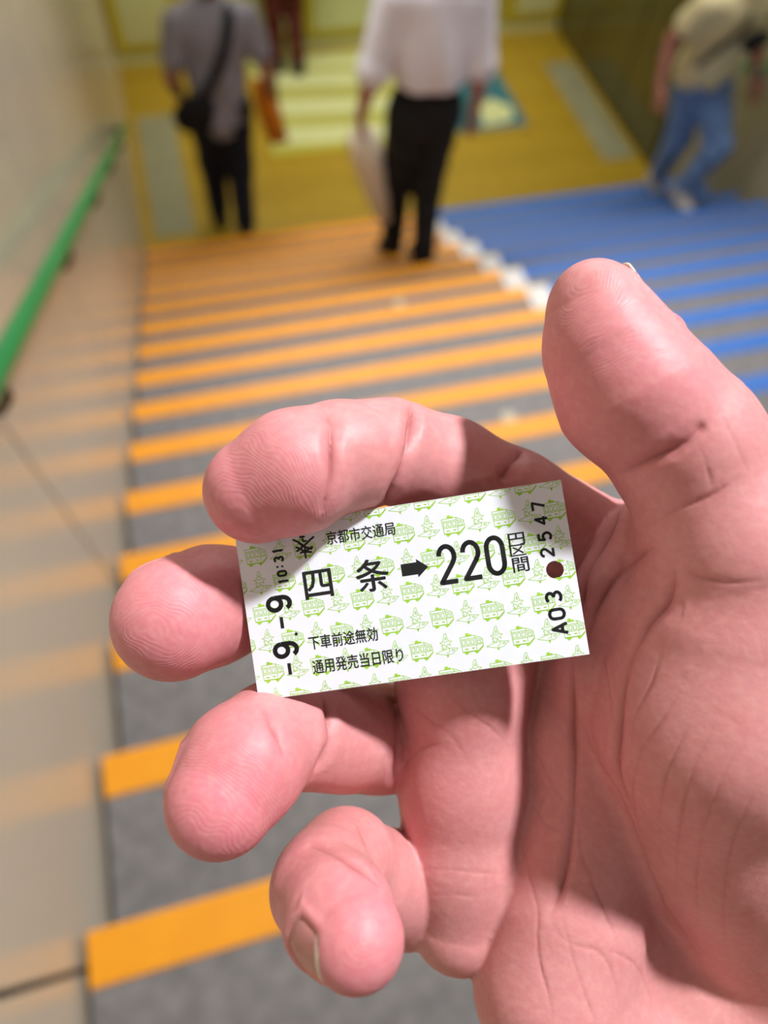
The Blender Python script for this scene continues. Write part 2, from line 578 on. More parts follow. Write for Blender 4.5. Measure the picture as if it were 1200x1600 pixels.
floor_poly('yellow_edge', [(1.06, 5.07), (2.62, 5.07), (2.62, 5.095), (1.06, 5.095)], LAND_Z + 0.0042, LAND_Z + 0.005, M_YELLOW, sheet)
teal = tag(box('floor_sticker', (2.62, 5.10, LAND_Z + 0.0005), (3.24, 6.02, LAND_Z + 0.004), M_TEAL), 'teal printed floor sticker to the right of the white shirt walker', 'floor sticker')
floor_poly('pale_motif', [(2.86, 5.16), (3.14, 5.2), (3.18, 5.38), (3.04, 5.52), (2.9, 5.42)], LAND_Z + 0.0042, LAND_Z + 0.005, M_CREAMG, teal)
floor_poly('pale_border', [(2.62, 5.10), (3.24, 5.10), (3.24, 5.125), (2.62, 5.125)], LAND_Z + 0.0042, LAND_Z + 0.005, M_STRIP, teal)

# far wall with yellow framed pale panels
wf = tag(box('wall_far', (-0.2, FAR_Y, LAND_Z - 0.2), (STAIR_W + 0.2, FAR_Y + 0.2, 3.0), M_PALE), 'pale yellow green wall at the far end of the landing', None, None, 'structure')
for xa, xb in ((0.02, 0.56), (0.62, 1.56), (1.62, 2.56), (2.62, 3.46), (3.5, 4.02)):
    f = box('poster_frame', (xa, FAR_Y - 0.03, LAND_Z + 0.10), (xb, FAR_Y, LAND_Z + 1.7), M_YELLOW, wf, 0.004)
    box('poster', (xa + 0.08, FAR_Y - 0.036, LAND_Z + 0.17), (xb - 0.06, FAR_Y - 0.03, LAND_Z + 1.62), M_CREAMG, f)
box('base_panel', (0.0, FAR_Y - 0.02, LAND_Z), (STAIR_W, FAR_Y, LAND_Z + 0.08), M_CREAMG, wf)

# ceiling following the stairs
cl_bm = bmesh.new()
CE = [(-2.2, CEIL_Z), (1.4, CEIL_Z), (4.6, CEIL_Z - 1.72), (FAR_Y + 0.1, CEIL_Z - 1.72)]
add_prism(cl_bm, CE + [(q[0], q[1] + 0.12) for q in CE[::-1]], -0.2, STAIR_W + 0.2)
tag(bm_obj('ceiling', cl_bm, M_CEIL), 'off white ceiling stepping down with the stairs', None, None, 'structure')

# handrails
def handrail(x, side, label, y0, y1, hgt, group):
    root = tag(empty('handrail', (x, 0, 0)), label, 'handrail', group)
    f = lambda yy: -yy / TREAD * RISER + hgt
    bm = bmesh.new()
    pts = [(0, yy, f(yy)) for yy in np.linspace(y0, y1, 24)]
    pts += [(side * 0.015, y1 + 0.05, f(y1) - 0.05), (side * 0.05, y1 + 0.06, f(y1) - 0.07)]
    add_tube(bm, pts, 0.0185, 14)
    bm_obj('rail', bm, M_GREEN, root, True)
    yy = 0.70 - 0.76 * 3
    while yy < y1:
        if yy > y0:
            bm = bmesh.new()
            add_tube(bm, [(0, yy, f(yy) - 0.012), (0, yy, f(yy) - 0.05), (side * 0.02, yy, f(yy) - 0.075), (side * 0.062, yy, f(yy) - 0.08)], 0.008, 8)
            b_ = bm_obj('bracket', bm, M_BRACKET, root, True)
            bm = bmesh.new()
            add_tube(bm, [(side * 0.058, yy, f(yy) - 0.08), (side * 0.068, yy, f(yy) - 0.08)], 0.026, 16)
            bm_obj('mounting_plate', bm, M_BRACKET, b_)
        yy += 0.76
    bm = bmesh.new()
    add_tube(bm, [(side * 0.045, y1 + 0.06, f(y1) - 0.07), (side * 0.068, y1 + 0.06, f(y1) - 0.07)], 0.03, 16)
    bm_obj('end_plate', bm, M_BRACKET, root)
handrail(0.07, -1, 'green round handrail on the beige left wall', -1.6, 4.33, 0.837, None)
handrail(STAIR_W - 0.07, 1, 'green round handrail on the right wall behind the jeans walker', -1.6, 4.2, 0.86, None)

# lamps
M_LAMP_BODY = mat('white_lamp_body', (230, 228, 222), 0.4, 0.02, 5.0)
def glow(name, rgb, strength):
    m, nt, b = new_mat(name)
    b.inputs['Base Color'].default_value = (0.8, 0.8, 0.8, 1)
    b.inputs['Emission Color'].default_value = tuple(rgb) + (1,)
    b.inputs['Emission Strength'].default_value = strength
    return m
M_GLOW = glow('lamp_diffuser', (1, 0.95, 0.86), 4.0)
def downlight(loc, target, power):
    root = tag(empty('ceiling_spot_lamp', loc), 'small round downlight in the ceiling over the held ticket', 'lamp')
    bm = bmesh.new(); add_tube(bm, [(0, 0, 0.06), (0, 0, 0.0)], [0.09, 0.09], 24)
    bm_obj('housing', bm, M_LAMP_BODY, root)
    bm = bmesh.new(); add_tube(bm, [(0, 0, 0.0), (0, 0, -0.006)], [0.075, 0.075], 24)
    bm_obj('diffuser', bm, M_GLOW, root)
    l = area_light('lamp_light', (0, 0, -0.05), 0.13, 0.13, power, KEY_COL, None, root, 'DISK', 110)
    l.rotation_euler = (Vector(target) - Vector(loc)).to_track_quat('-Z', 'Y').to_euler()
def strip_lamp(loc, power, tilt=0.0, col=STRIP_COL, label=''):
    root = tag(empty('ceiling_strip_lamp', loc), label, 'lamp', 'strip lamps along the stair ceiling')
    root.rotation_euler = (tilt, 0, 0)
    box('housing', (-0.62, -0.14, -0.03), (0.62, 0.14, 0.06), M_LAMP_BODY, root, 0.005)
    box('diffuser', (-0.6, -0.12, -0.04), (0.6, 0.12, -0.03), M_GLOW, root)
    area_light('lamp_light', (0, 0, -0.05), 1.2, 0.24, power, col, None, root, spread=115)
downlight(LAMP_POS, HAND_M.translation, KEY_W)
SL = math.atan2(-1.72, 3.2)
for i, (yy, tx) in enumerate(((-1.3, 'behind'), (2.3, 'upper'), (3.5, 'middle'))):
    zc = CEIL_Z if yy < 1.4 else CEIL_Z - 1.72 * (yy - 1.4) / 3.2
    for xx in (1.1, 3.0):
        strip_lamp((xx, yy, zc - 0.06), STRIP_W if yy > 0 else STRIP_W * BACK_F, SL if yy > 1.4 else 0, label='white strip lamp on the %s ceiling over the %s steps' % (tx, 'orange' if xx < 2 else 'blue'))
for xx in (1.1, 3.0):
    strip_lamp((xx, 5.5, CEIL_Z - 1.72 - 0.06), STRIP_W * LAND_F, 0, LAND_COL, label='white strip lamp on the landing ceiling, %s one' % ('left' if xx < 2 else 'right'))
# ------------------------------------------------------------------ the hand (millimetres in the hand frame)
DIST = FOCUS * 1000.0
def H(px, py, z):
    s = (DIST - z) / FPX
    return np.array(((px - 600) * s, (800 - py) * s, z))
def hc(a, b):
    return cone(H(*a[:3]), H(*b[:3]), a[3], b[3])
def chain(*pts):
    return [hc(a, b) for a, b in zip(pts, pts[1:])]
def axes_from(x, zhint):
    x = np.array(x, float); x /= np.linalg.norm(x)
    y = np.cross(zhint, x); y /= np.linalg.norm(y)
    return np.array((x, y, np.cross(x, y)))

INDEX = chain((402, 766, 1.6, 9.1), (462, 737, 2.4, 10.3), (516, 714, -0.6, 9.5)) + \
        chain((548, 713, -2.5, 9.8), (602, 706, -8.5, 10.0)) + \
        chain((628, 710, -11, 9.7), (700, 734, -16, 10.0), (800, 788, -20, 10.8), (940, 872, -25, 12))
MIDDLE = chain((272, 968, -4.5, 10.9), (332, 945, -11.5, 11.0), (395, 930, -17, 9.6)) + \
         chain((425, 928, -18.5, 9.3), (520, 920, -25, 9.6), (840, 950, -25, 12))
RING = chain((345, 1252, 7.5, 8.9), (380, 1195, 3, 10.2), (422, 1152, -5.5, 9.9)) + \
       chain((448, 1148, -8.5, 10.0), (496, 1148, -14, 10.3)) + \
       chain((538, 1153, -18, 10.5), (590, 1153, -28, 10.9), (760, 1150, -42, 12))
PINKY = chain((557, 1468, 19, 7.0), (530, 1428, 13, 8.2), (503, 1390, 6, 8.6)) + \
        chain((512, 1372, 1, 8.8), (540, 1346, -8, 9.5)) + \
        chain((565, 1372, -13, 10.3), (635, 1390, -27, 10.8), (750, 1370, -38, 12))
THUMB = chain((928, 478, 5, 7.5), (946, 540, 5.3, 9.5), (986, 612, 5, 11.7), (1058, 678, 4, 12.4)) + \
        chain((1090, 732, 3.5, 12.4), (1140, 860, 3, 13.6), (1185, 1000, -2, 18.0))
PADS = chain((800, 905, -26, 12), (722, 1060, -20.5, 12.8), (727, 1220, -23, 13.2), (724, 1340, -23, 12.4), (718, 1436, -22, 10.2))
PALM = chain((885, 880, -30, 13), (922, 1000, -26, 14.6), (920, 1150, -24, 14.8), (908, 1300, -21.5, 14.4), (884, 1430, -18, 14.2), (864, 1545, -15, 14.2), (1000, 1780, -20, 22)) + \
       chain((1000, 1300, -38, 18), (1150, 1500, -42, 22)) + \
       chain((890, 1300, -32, 16), (940, 1420, -31, 17), (1040, 1540, -36, 21), (1140, 1680, -40, 23))
THENAR = chain((1125, 985, -2, 18.5), (1112, 1120, -4, 19.5), (1120, 1260, -17, 20), (1160, 1430, -35, 21))
FOLD = chain((1010, 845, -10, 8), (965, 930, -10.5, 8.2), (938, 1040, -13, 8.6), (930, 1220, -23, 9))
WEB = [hc((930, 870, -24, 12), (1090, 900, -16, 15))]
WRIST = [hc((1150, 1500, -42, 23), (1330, 1800, -46, 24)),
         hc((1000, 1780, -22, 20), (1230, 1950, -40, 22)),
         hc((1330, 1830, -46, 26), (1560, 2250, -40, 33))]
HAND_SDF = Sdf([(5, 1, PALM), (5, 4, WEB), (5, 8, WRIST), (6, 3, THENAR), (3, 1.6, FOLD), (4, 1.2, PADS),
                (2.2, 0.8, INDEX), (2.2, 0.8, MIDDLE), (2.2, 0.8, RING), (2.2, 0.8, PINKY), (4.0, 3.0, THUMB)], 9.0)

def cast(pix):
    """points of the skin seen along these directions"""
    pix = np.array(pix, float)
    d = np.stack([(pix[:, 0] - 600) / FPX, (800 - pix[:, 1]) / FPX, -np.ones(len(pix))], 1)
    d /= np.linalg.norm(d, axis=1)[:, None]
    o = np.array((0, 0, DIST)); t = np.full(len(pix), 55.0)
    for _ in range(90):
        t += np.clip(HAND_SDF.at(o + d * t[:, None]), -0.5, 2.0) * 0.9
        t = np.minimum(t, 190)
    return o + d * t[:, None], t < 185

# flexion creases and palm lines: (points, half width mm, depth mm)
CREASES = [
    ([(500, 637), (517, 665), (521, 700), (520, 740), (512, 775), (503, 803)], 0.75, 1.15),
    ([(640, 622), (644, 650), (640, 690), (628, 730), (610, 775), (600, 800)], 0.8, 1.3),
    ([(817, 704), (800, 725), (783, 750)], 0.9, 0.8),
    ([(412, 1108), (424, 1130), (437, 1158), (444, 1185)], 0.65, 0.75),
    ([(508, 1090), (514, 1115), (516, 1145), (510, 1172), (492, 1208)], 0.75, 1.2),
    ([(617, 1070), (620, 1165), (617, 1232)], 0.8, 0.8),
    ([(480, 1318), (510, 1328), (545, 1345), (572, 1362), (592, 1384)], 0.7, 0.8),
    ([(545, 1272), (565, 1305), (578, 1340), (592, 1384)], 0.7, 0.7),
    ([(622, 1207), (640, 1188), (660, 1170), (690, 1162)], 0.45, 0.45),
    ([(655, 1360), (700, 1358), (745, 1362), (785, 1366)], 0.3, 0.22),
    ([(668, 1400), (710, 1396), (750, 1400)], 0.3, 0.2),
    ([(640, 1100), (672, 1125), (705, 1150), (730, 1185)], 0.35, 0.25),
    ([(700, 1085), (730, 1110), (770, 1140), (800, 1175)], 0.35, 0.25),
    # palm
    ([(892, 1025), (896, 1117), (900, 1183), (897, 1283), (884, 1367), (862, 1429)], 0.6, 0.85),
    ([(904, 1104), (918, 1145), (933, 1183), (967, 1237), (990, 1290), (1017, 1367), (1040, 1420), (1075, 1467), (1110, 1540)], 0.55, 0.6),
    ([(900, 1242), (908, 1325), (933, 1387), (954, 1442), (965, 1475)], 0.5, 0.5),
    ([(812, 1283), (825, 1358), (842, 1421), (846, 1492), (858, 1554), (862, 1600)], 0.45, 0.4),
    ([(858, 1433), (887, 1471), (933, 1487), (958, 1533), (971, 1600)], 0.4, 0.32),
    ([(829, 1158), (848, 1195), (867, 1233), (893, 1262)], 0.4, 0.3),
    ([(835, 1255), (850, 1285), (878, 1300)], 0.35, 0.25),
    ([(852, 1235), (835, 1290)], 0.3, 0.22),
    ([(880, 1440), (895, 1500), (915, 1560), (930, 1600)], 0.35, 0.25),
    ([(942, 1480), (985, 1500), (1010, 1545), (1025, 1600)], 0.35, 0.25),
    # around the ball of the thumb
    ([(1056, 890), (1046, 937), (1017, 970), (1000, 1000), (983, 1033), (971, 1087), (966, 1137), (964, 1200), (985, 1262)], 0.75, 0.9),
    ([(1041, 1000), (1020, 1060), (990, 1130), (988, 1200)], 0.4, 0.28),
    ([(967, 787), (950, 833), (925, 879), (912, 917), (908, 960)], 0.8, 1.1),
    ([(1021, 854), (983, 883), (950, 921), (929, 962), (918, 1010)], 0.8, 1.0),
    ([(940, 1010), (950, 1070), (955, 1130)], 0.4, 0.35),
    ([(1062, 1085), (1030, 1130), (1000, 1180), (990, 1250), (1002, 1310)], 0.4, 0.3),
    ([(1085, 1120), (1050, 1190), (1032, 1260), (1030, 1340)], 0.4, 0.28),
    ([(1115, 1130), (1080, 1210), (1060, 1300), (1056, 1400)], 0.4, 0.25),
    ([(1150, 1170), (1110, 1260), (1090, 1360), (1092, 1450)], 0.4, 0.22),
    ([(1180, 1230), (1145, 1320), (1130, 1420), (1135, 1500)], 0.4, 0.2),
    # thumb
    ([(972, 742), (1017, 721), (1058, 700), (1084, 680), (1102, 662)], 0.75, 1.0),
    ([(1015, 820), (1067, 792), (1117, 771), (1158, 742)], 0.6, 0.55),
    ([(1054, 889), (1100, 904), (1150, 912), (1190, 905)], 0.6, 0.5),
    ([(1090, 690), (1105, 735), (1120, 790)], 0.3, 0.2),
    ([(1125, 640), (1150, 690), (1170, 740)], 0.3, 0.2),
    ([(1130, 568), (1160, 590), (1185, 640)], 0.4, 0.3),
]
# ridge centres on the finger pads: (px, py, z, reach mm, stretch direction in the picture)
RIDGES = [((385, 790, 8), 14, (0.92, 0.38)), ((250, 985, 4), 15, (0.94, 0.33)), ((325, 1290, 12), 13, (0.6, 0.8)),
          ((912, 452, 10), 15, (-0.35, 0.94)), ((590, 1450, 26), 8, (0.5, -0.85))]

NAILS = [((552, 1464, 17.5), (0.58, -0.14, 0.80), (-0.79, -0.16, 0.58), -5.5, 2.6, 0.66, 'pinky'),
         ((928, 478, 5), (-0.32, 0.94, 0.02), (0.88, 0.36, -0.22), -8.0, 5.2, 0.85, 'thumb'),
         ((402, 766, 1.6), (-0.86, -0.50, -0.02), (-0.25, 0.50, -0.82), -5.5, 5.6, 0.8, 'index'),
         ((272, 968, -4.5), (-0.80, -0.32, 0.50), (-0.36, 0.48, -0.80), -5.5, 6.4, 0.8, 'middle'),
         ((345, 1252, 7.5), (-0.45, -0.78, 0.40), (-0.62, 0.20, -0.76), -5.5, 5.4, 0.8, 'ring')]

def polyline_dist(V, P):
    best = np.full(len(V), 1e9); along = np.zeros(len(V)); n = len(P) - 1
    for i, (a, b) in enumerate(zip(P, P[1:])):
        ab = b - a
        t = np.clip(((V - a) @ ab) / (ab @ ab + 1e-9), 0, 1)
        d = np.linalg.norm(V - a - t[:, None] * ab, axis=1)
        m = d < best
        best[m] = d[m]; along[m] = (i + t[m]) / n
    return best, along

def resample(pts, n):
    pts = np.array(pts, float)
    # smooth curve through the points (Catmull-Rom)
    out = []
    m = len(pts)
    for i in range(m - 1):
        p0, p1, p2, p3 = pts[max(i - 1, 0)], pts[i], pts[i + 1], pts[min(i + 2, m - 1)]
        for t in np.linspace(0, 1, n, endpoint=False):
            out.append(0.5 * (2 * p1 + (p2 - p0) * t + (2 * p0 - 5 * p1 + 4 * p2 - p3) * t * t + (3 * p1 - p0 - 3 * p2 + p3) * t ** 3))
    out.append(pts[-1])
    return np.array(out)

def nail_frame(tip, back, dorsal):
    a = np.array(tip, float) - np.array(back, float); a /= np.linalg.norm(a)
    d = np.array(dorsal, float); d -= a * (d @ a); d /= np.linalg.norm(d)
    return a, d, np.cross(a, d)

def fit_out(c, dirs, lo=2.0, hi=16.0):
    """distance from points c along dirs to the skin, from inside"""
    t = np.full(len(c), lo)
    for _ in range(60):
        t += np.clip(-HAND_SDF.at(c + dirs * t[:, None]), -0.5, 1.0) * 0.8
    return np.clip(t, lo, hi)

def nail_coords(V, tip, a, d, sd):
    q = V - tip
    s = q @ a
    x, y_ = q @ d, q @ sd
    return s, np.arctan2(y_, x), np.hypot(x, y_)

def nail_edge(s0, s1, v):
    """root and free edge of the plate across its width, v in -1..1"""
    return s0 + 2.2 * np.abs(v) ** 2.2, s1 - 2.0 * np.abs(v) ** 2.2

def nail_bed(V, tip, a, d, sd, s0, s1, half):
    """relief of the skin round a nail: sunk under the plate, swollen beside and behind it"""
    s, ang, r = nail_coords(V, tip, a, d, sd)
    v = np.clip(ang / half, -1, 1)
    e0, e1 = nail_edge(s0, s1, v)
    out = np.maximum.reduce([(np.abs(ang) - half) * r, e0 - s])        # mm outside at the sides and root
    tipside = s - e1
    near = (np.linalg.norm(V - tip, axis=1) < 16) & (np.abs(ang) < 2.2)
    sink = -0.40 * np.clip(-out / 0.5, 0, 1) * np.clip(-tipside / 0.4, 0, 1)
    swell = 0.42 * np.exp(-((out - 0.9) / 0.8) ** 2) * (out > -0.3) * np.clip((1.5 - tipside) / 2.5, 0, 1)
    return np.where(near, sink + swell, 0.0)

def build_nail(tip, a, d, sd, s0, s1, half, parent):
    """curved plate lying on the back of a fingertip, with its pale free edge as a piece of its own"""
    nu, nv = 17, 15
    U, Vv = np.meshgrid(np.linspace(0, 1, nu), np.linspace(-1, 1, nv), indexing='ij')
    e0, e1 = nail_edge(s0, s1, Vv)
    S = e0 + (e1 - e0) * U
    ang = Vv * half
    cs = tip + S[..., None] * a
    ds = np.cos(ang)[..., None] * d + np.sin(ang)[..., None] * sd
    r = fit_out(cs.reshape(-1, 3), ds.reshape(-1, 3)).reshape(nu, nv)
    k = nu // 2
    r0 = r[k].copy()
    lim = r0[None] - 0.16 * np.clip(S - S[k][None], 0, None) ** 1.3     # the plate does not bend down as fast as the pulp
    r = np.maximum(r, np.where(U > 0.5, lim, r))
    top = cs + ds * (r - 0.03 - 0.25 * (1 - np.clip(U * 6, 0, 1)) - 0.15 * np.abs(Vv)[...] ** 6)[..., None]
    bot = cs + ds * (r - 0.55)[..., None]
    def plate(i0, i1, name, m, par):
        T, B = top[i0:i1], bot[i0:i1]
        n_u = i1 - i0; n = n_u * nv
        P = np.concatenate([T.reshape(-1, 3), B.reshape(-1, 3)])
        F = []
        for i in range(n_u - 1):
            for j in range(nv - 1):
                q = (i * nv + j, i * nv + j + 1, (i + 1) * nv + j + 1, (i + 1) * nv + j)
                F.append(q); F.append(tuple(x + n for x in q[::-1]))
        rim = [j for j in range(nv)] + [i * nv + nv - 1 for i in range(1, n_u)] + [(n_u - 1) * nv + j for j in range(nv - 2, -1, -1)] + [i * nv for i in range(n_u - 2, 0, -1)]
        for x, y_ in zip(rim, rim[1:] + rim[:1]): F.append((x, x + n, y_ + n, y_))
        o = mesh_np(name, P, np.array(F), m, par, True, 0.001)
        bm = bmesh.new(); bm.from_mesh(o.data); bmesh.ops.recalc_face_normals(bm, faces=bm.faces); bm.to_mesh(o.data); bm.free()
        return o
    o = plate(0, nu - 2, 'fingernail', M_NAIL, parent)
    plate(nu - 3, nu, 'free_edge', M_NAIL_TIP, o)
    return o

M_SKIN = skin_material()
M_NAIL_TIP = mat('nail_free_edge', (232, 214, 200), 0.4, 0.03, 200.0)
M_NAIL = mat('fingernail', (204, 136, 132), 0.25, 0.05, 200.0, spec=0.5)
M_NAIL.node_tree.nodes['Principled BSDF'].inputs['Subsurface Weight'].default_value = 0.15
M_NAIL.node_tree.nodes['Principled BSDF'].inputs['Subsurface Scale'].default_value = 0.002

def build_hand(step, sub):
    V, F = sculpt(HAND_SDF, step, None, sub)
    N = vert_normals(V, F)
    disp = np.zeros(len(V)); crease = np.zeros(len(V))
    lines = []
    for pts, w, dep in CREASES:
        pp = resample(pts, 8)
        rnd = np.random.RandomState(int(pts[0][0] + 7 * pts[0][1]))
        wob = np.cumsum(rnd.normal(0, 0.5, (len(pp), 2)), axis=0); wob -= np.linspace(0, 1, len(pp))[:, None] * wob[-1]
        lines.append(pp + wob * (0.5 if dep > 0.7 else 1.0))
    C3, C_ok = cast(np.concatenate(lines))
    n0 = 0
    for (pts, w, dep), ln in zip(CREASES, lines):
        P = C3[n0:n0 + len(ln)][C_ok[n0:n0 + len(ln)]]; n0 += len(ln)
        if len(P) < 2: continue
        lo, hi = P.min(0) - 5 * w, P.max(0) + 5 * w
        I = np.nonzero(np.all((V > lo) & (V < hi), axis=1))[0]
        d, tt = polyline_dist(V[I], P)
        strong = dep > 0.7
        f = np.clip(np.minimum(tt, 1 - tt) * (6 if strong else 3.0) + (0.12 if strong else 0.05), 0, 1)      # fades towards its ends
        f *= 0.75 + 0.25 * np.sin(tt * 9 + pts[0][0])
        if not strong: w, dep = w * 0.8, dep * 0.75
        else: dep = dep * 1.2
        g = (0.62 * np.exp(-d / (0.55 * w)) + 0.38 * np.exp(-(d / (2.0 * w)) ** 2)) * f if strong else np.exp(-d / (0.7 * w)) * f
        disp[I] = np.minimum(disp[I], -dep * g) + (0.16 * dep * f * np.exp(-((d - 3.0 * w) / (1.6 * w)) ** 2) if strong else 0)
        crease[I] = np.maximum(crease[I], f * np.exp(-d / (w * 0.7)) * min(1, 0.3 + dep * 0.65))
    mask = np.zeros(len(V)); phase = np.zeros(len(V))
    for c, reach, dr in RIDGES:
        P = H(*c)
        q = V - P
        r = np.linalg.norm(q, axis=1)
        I = np.nonzero(r < reach * 1.5)[0]
        dd = np.array((dr[0], -dr[1], 0.0)); dd /= np.linalg.norm(dd)
        al = q[I] @ dd
        ph = np.sqrt((0.55 * al) ** 2 + np.maximum(r[I] ** 2 - al ** 2, 0)) + 0.03 * al * al
        mk = np.clip((reach * 1.3 - r[I]) / (reach * 0.5), 0, 1)
        mask[I] = np.maximum(mask[I], mk); phase[I] = np.where(mk >= mask[I] - 1e-9, ph, phase[I])
    for tp, ax, dr, s0, s1, half, who in NAILS:
        disp += nail_bed(V, H(*tp), *nail_frame(H(*tp), H(*tp) - np.array(ax), dr), s0, s1, half)
    V2 = V + N * disp[:, None]
    # fingertips are pinker, the palm paler and a little tan towards the wrist
    pink = np.full(len(V), 0.30)
    for c, rad, amt in ((H(380, 775, 10), 20, .75), (H(270, 970, 2), 22, .8), (H(345, 1250, 14), 20, .95), (H(575, 1470, 25), 16, .9), (H(965, 590, 14), 22, .7),
                        (H(720, 1250, -4), 26, .45), (H(560, 1160, -5), 14, .4)):
        pink = np.maximum(pink, amt * np.exp(-(np.linalg.norm(V - c, axis=1) / rad) ** 2))
    tan = np.clip((V[:, 0] - 42) / 40, 0, 1) * np.clip((-V[:, 1] - 5) / 60, 0, 1) * 0.5
    tan = np.maximum(tan, np.clip((-N[:, 2] - 0.1) * 1.5, 0, 0.8))        # the back of the hand
    o = mesh_np('hand', V2, F, M_SKIN, None, True, 0.001)
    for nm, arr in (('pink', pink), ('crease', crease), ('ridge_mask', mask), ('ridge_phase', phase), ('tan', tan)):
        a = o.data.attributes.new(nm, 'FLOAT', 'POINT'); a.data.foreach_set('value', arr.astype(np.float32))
    return o

hand = build_hand(HAND_STEP, 2)
hand.matrix_world = HAND_M
tag(hand, 'bare right hand with curled fingers holding a small paper ticket', 'hand')
print('hand faces', len(hand.data.polygons))
for tp, ax, dr, s0, s1, half, who in NAILS:
    n_ = build_nail(H(*tp), *nail_frame(H(*tp), H(*tp) - np.array(ax), dr), s0, s1, half, hand)
    n_['label'] = 'pale pink nail of the %s' % ('thumb' if who == 'thumb' else who + ' finger')
# ------------------------------------------------------------------ the paper ticket (millimetres, origin at its middle)
TK_R = Matrix(((0.9859, -0.1517, -0.0698), (0.1541, 0.9876, 0.0310), (0.0642, -0.0413, 0.9971)))
TICKET_M = HAND_M @ Matrix.Translation((0.0042085, -0.0137054, -0.0000145)) @ TK_R.to_4x4()
TW, TH, TT = 57.5, 30.0, 0.22
M_PAPER = mat('white_ticket_paper', (238, 239, 246), 0.45, 0.015, 300.0, spec=0.35)
M_INK = mat('black_ticket_ink', (22, 22, 24), 0.5, 0.1, 500.0)
M_LIMEINK = mat('lime_ticket_ink', (164, 214, 62), 0.55, 0.08, 400.0)

def ticket_uv():
    """homography from the layout sheet (1200 x 760 units) to ticket millimetres"""
    src = [(108, 730), (1140, 585), (1055, 37), (34, 200)]
    dst = [(-TW / 2, -TH / 2), (TW / 2, -TH / 2), (TW / 2, TH / 2), (-TW / 2, TH / 2)]
    A, b = [], []
    for (x, y), (u, v) in zip(src, dst):
        A.append([x, y, 1, 0, 0, 0, -u * x, -u * y]); b.append(u)
        A.append([0, 0, 0, x, y, 1, -v * x, -v * y]); b.append(v)
    h = np.linalg.solve(np.array(A, float), np.array(b, float))
    return np.append(h, 1).reshape(3, 3)
HOM = ticket_uv()
def TKP(x, y):
    q = HOM @ np.array((x, y, 1.0)); return q[:2] / q[2]

ticket = empty('paper_ticket')
ticket.matrix_world = TICKET_M
tag(ticket, 'small white paper train ticket with green pattern held in the fingers', 'ticket')
hole_c = TKP(1034, 320); HOLE_R = 1.5
cu = bpy.data.curves.new('ticket_outline', 'CURVE'); cu.dimensions = '2D'; cu.fill_mode = 'BOTH'; cu.extrude = TT / 2 * 0.001
def poly_spline(cu, pts):
    sp = cu.splines.new('POLY'); sp.points.add(len(pts) - 1)
    for p, q in zip(sp.points, pts): p.co = (q[0] * 0.001, q[1] * 0.001, 0, 1)
    sp.use_cyclic_u = True
poly_spline(cu, [(-TW / 2, -TH / 2), (TW / 2, -TH / 2), (TW / 2, TH / 2), (-TW / 2, TH / 2)])
poly_spline(cu, [(hole_c[0] + HOLE_R * math.cos(a), hole_c[1] + HOLE_R * math.sin(a)) for a in (2 * math.pi * i / 40 for i in range(40))])
def curve_to_mesh(cu, name):
    o = bpy.data.objects.new(name + '_tmp', cu); COL.objects.link(o)
    bpy.context.view_layer.update()
    me = bpy.data.meshes.new_from_object(o.evaluated_get(bpy.context.evaluated_depsgraph_get()))
    bpy.data.objects.remove(o); bpy.data.curves.remove(cu)
    me.name = name
    return me
me = curve_to_mesh(cu, 'paper_sheet')
me.materials.clear(); me.materials.append(M_PAPER)
sheet_o = bpy.data.objects.new('paper_sheet', me); COL.objects.link(sheet_o); sheet_o.parent = ticket

class Print:
    """flat printed strokes collected in millimetres, one mesh per printed item"""
    def __init__(self): self.V, self.F = [], []
    def poly(self, pts):
        n = len(self.V); self.V += [tuple(p) for p in pts]; self.F.append(tuple(range(n, n + len(pts))))
    def stroke(self, pts, w, closed=False, round_=True):
        pts = [np.array(p, float) for p in pts]
        if closed: pts = pts + [pts[0]]
        for a, b in zip(pts, pts[1:]):
            d = b - a; L = np.linalg.norm(d)
            if L < 1e-6: continue
            n = np.array((-d[1], d[0])) / L * w / 2
            self.poly([a + n, a - n, b - n, b + n])
        if round_:
            for p in pts[1:-1] if not closed else pts[:-1]:
                self.poly([p + w / 2 * np.array((math.cos(t), math.sin(t))) for t in (math.pi / 4 * k for k in range(8))])
    def build(self, name, m, z, label=None, clip=False, parent=None):
        bm = bmesh.new()
        for f in self.F:
            vs_ = [bm.verts.new((self.V[i][0] * 0.001, self.V[i][1] * 0.001, 0)) for i in f]
            bm.faces.new(vs_)
        if clip:
            e = 0.05
            for co, no in (((TW / 2 - e, 0), (1, 0)), ((-TW / 2 + e, 0), (-1, 0)), ((0, TH / 2 - e), (0, 1)), ((0, -TH / 2 + e), (0, -1))):
                bmesh.ops.bisect_plane(bm, geom=bm.verts[:] + bm.edges[:] + bm.faces[:], plane_co=(co[0] * .001, co[1] * .001, 0), plane_no=(no[0], no[1], 0), clear_outer=True)
            dead = [f for f in bm.faces if (f.calc_center_median() - Vector((hole_c[0], hole_c[1], 0)) * 0.001).length < (HOLE_R + 0.25) * 0.001]
            bmesh.ops.delete(bm, geom=dead, context='FACES')
        for f in bm.faces:
            if f.normal.z < 0: f.normal_flip()
        bm.normal_update()
        for f in bm.faces:
            if f.normal.z < 0: f.normal_flip()
        me = bpy.data.meshes.new(name); bm.to_mesh(me); bm.free()
        me.materials.append(m)
        o = bpy.data.objects.new(name, me); COL.objects.link(o); o.parent = parent or ticket
        o.location = (0, 0, (TT / 2 + z) * 0.001)
        if label: o['label'] = label
        return o

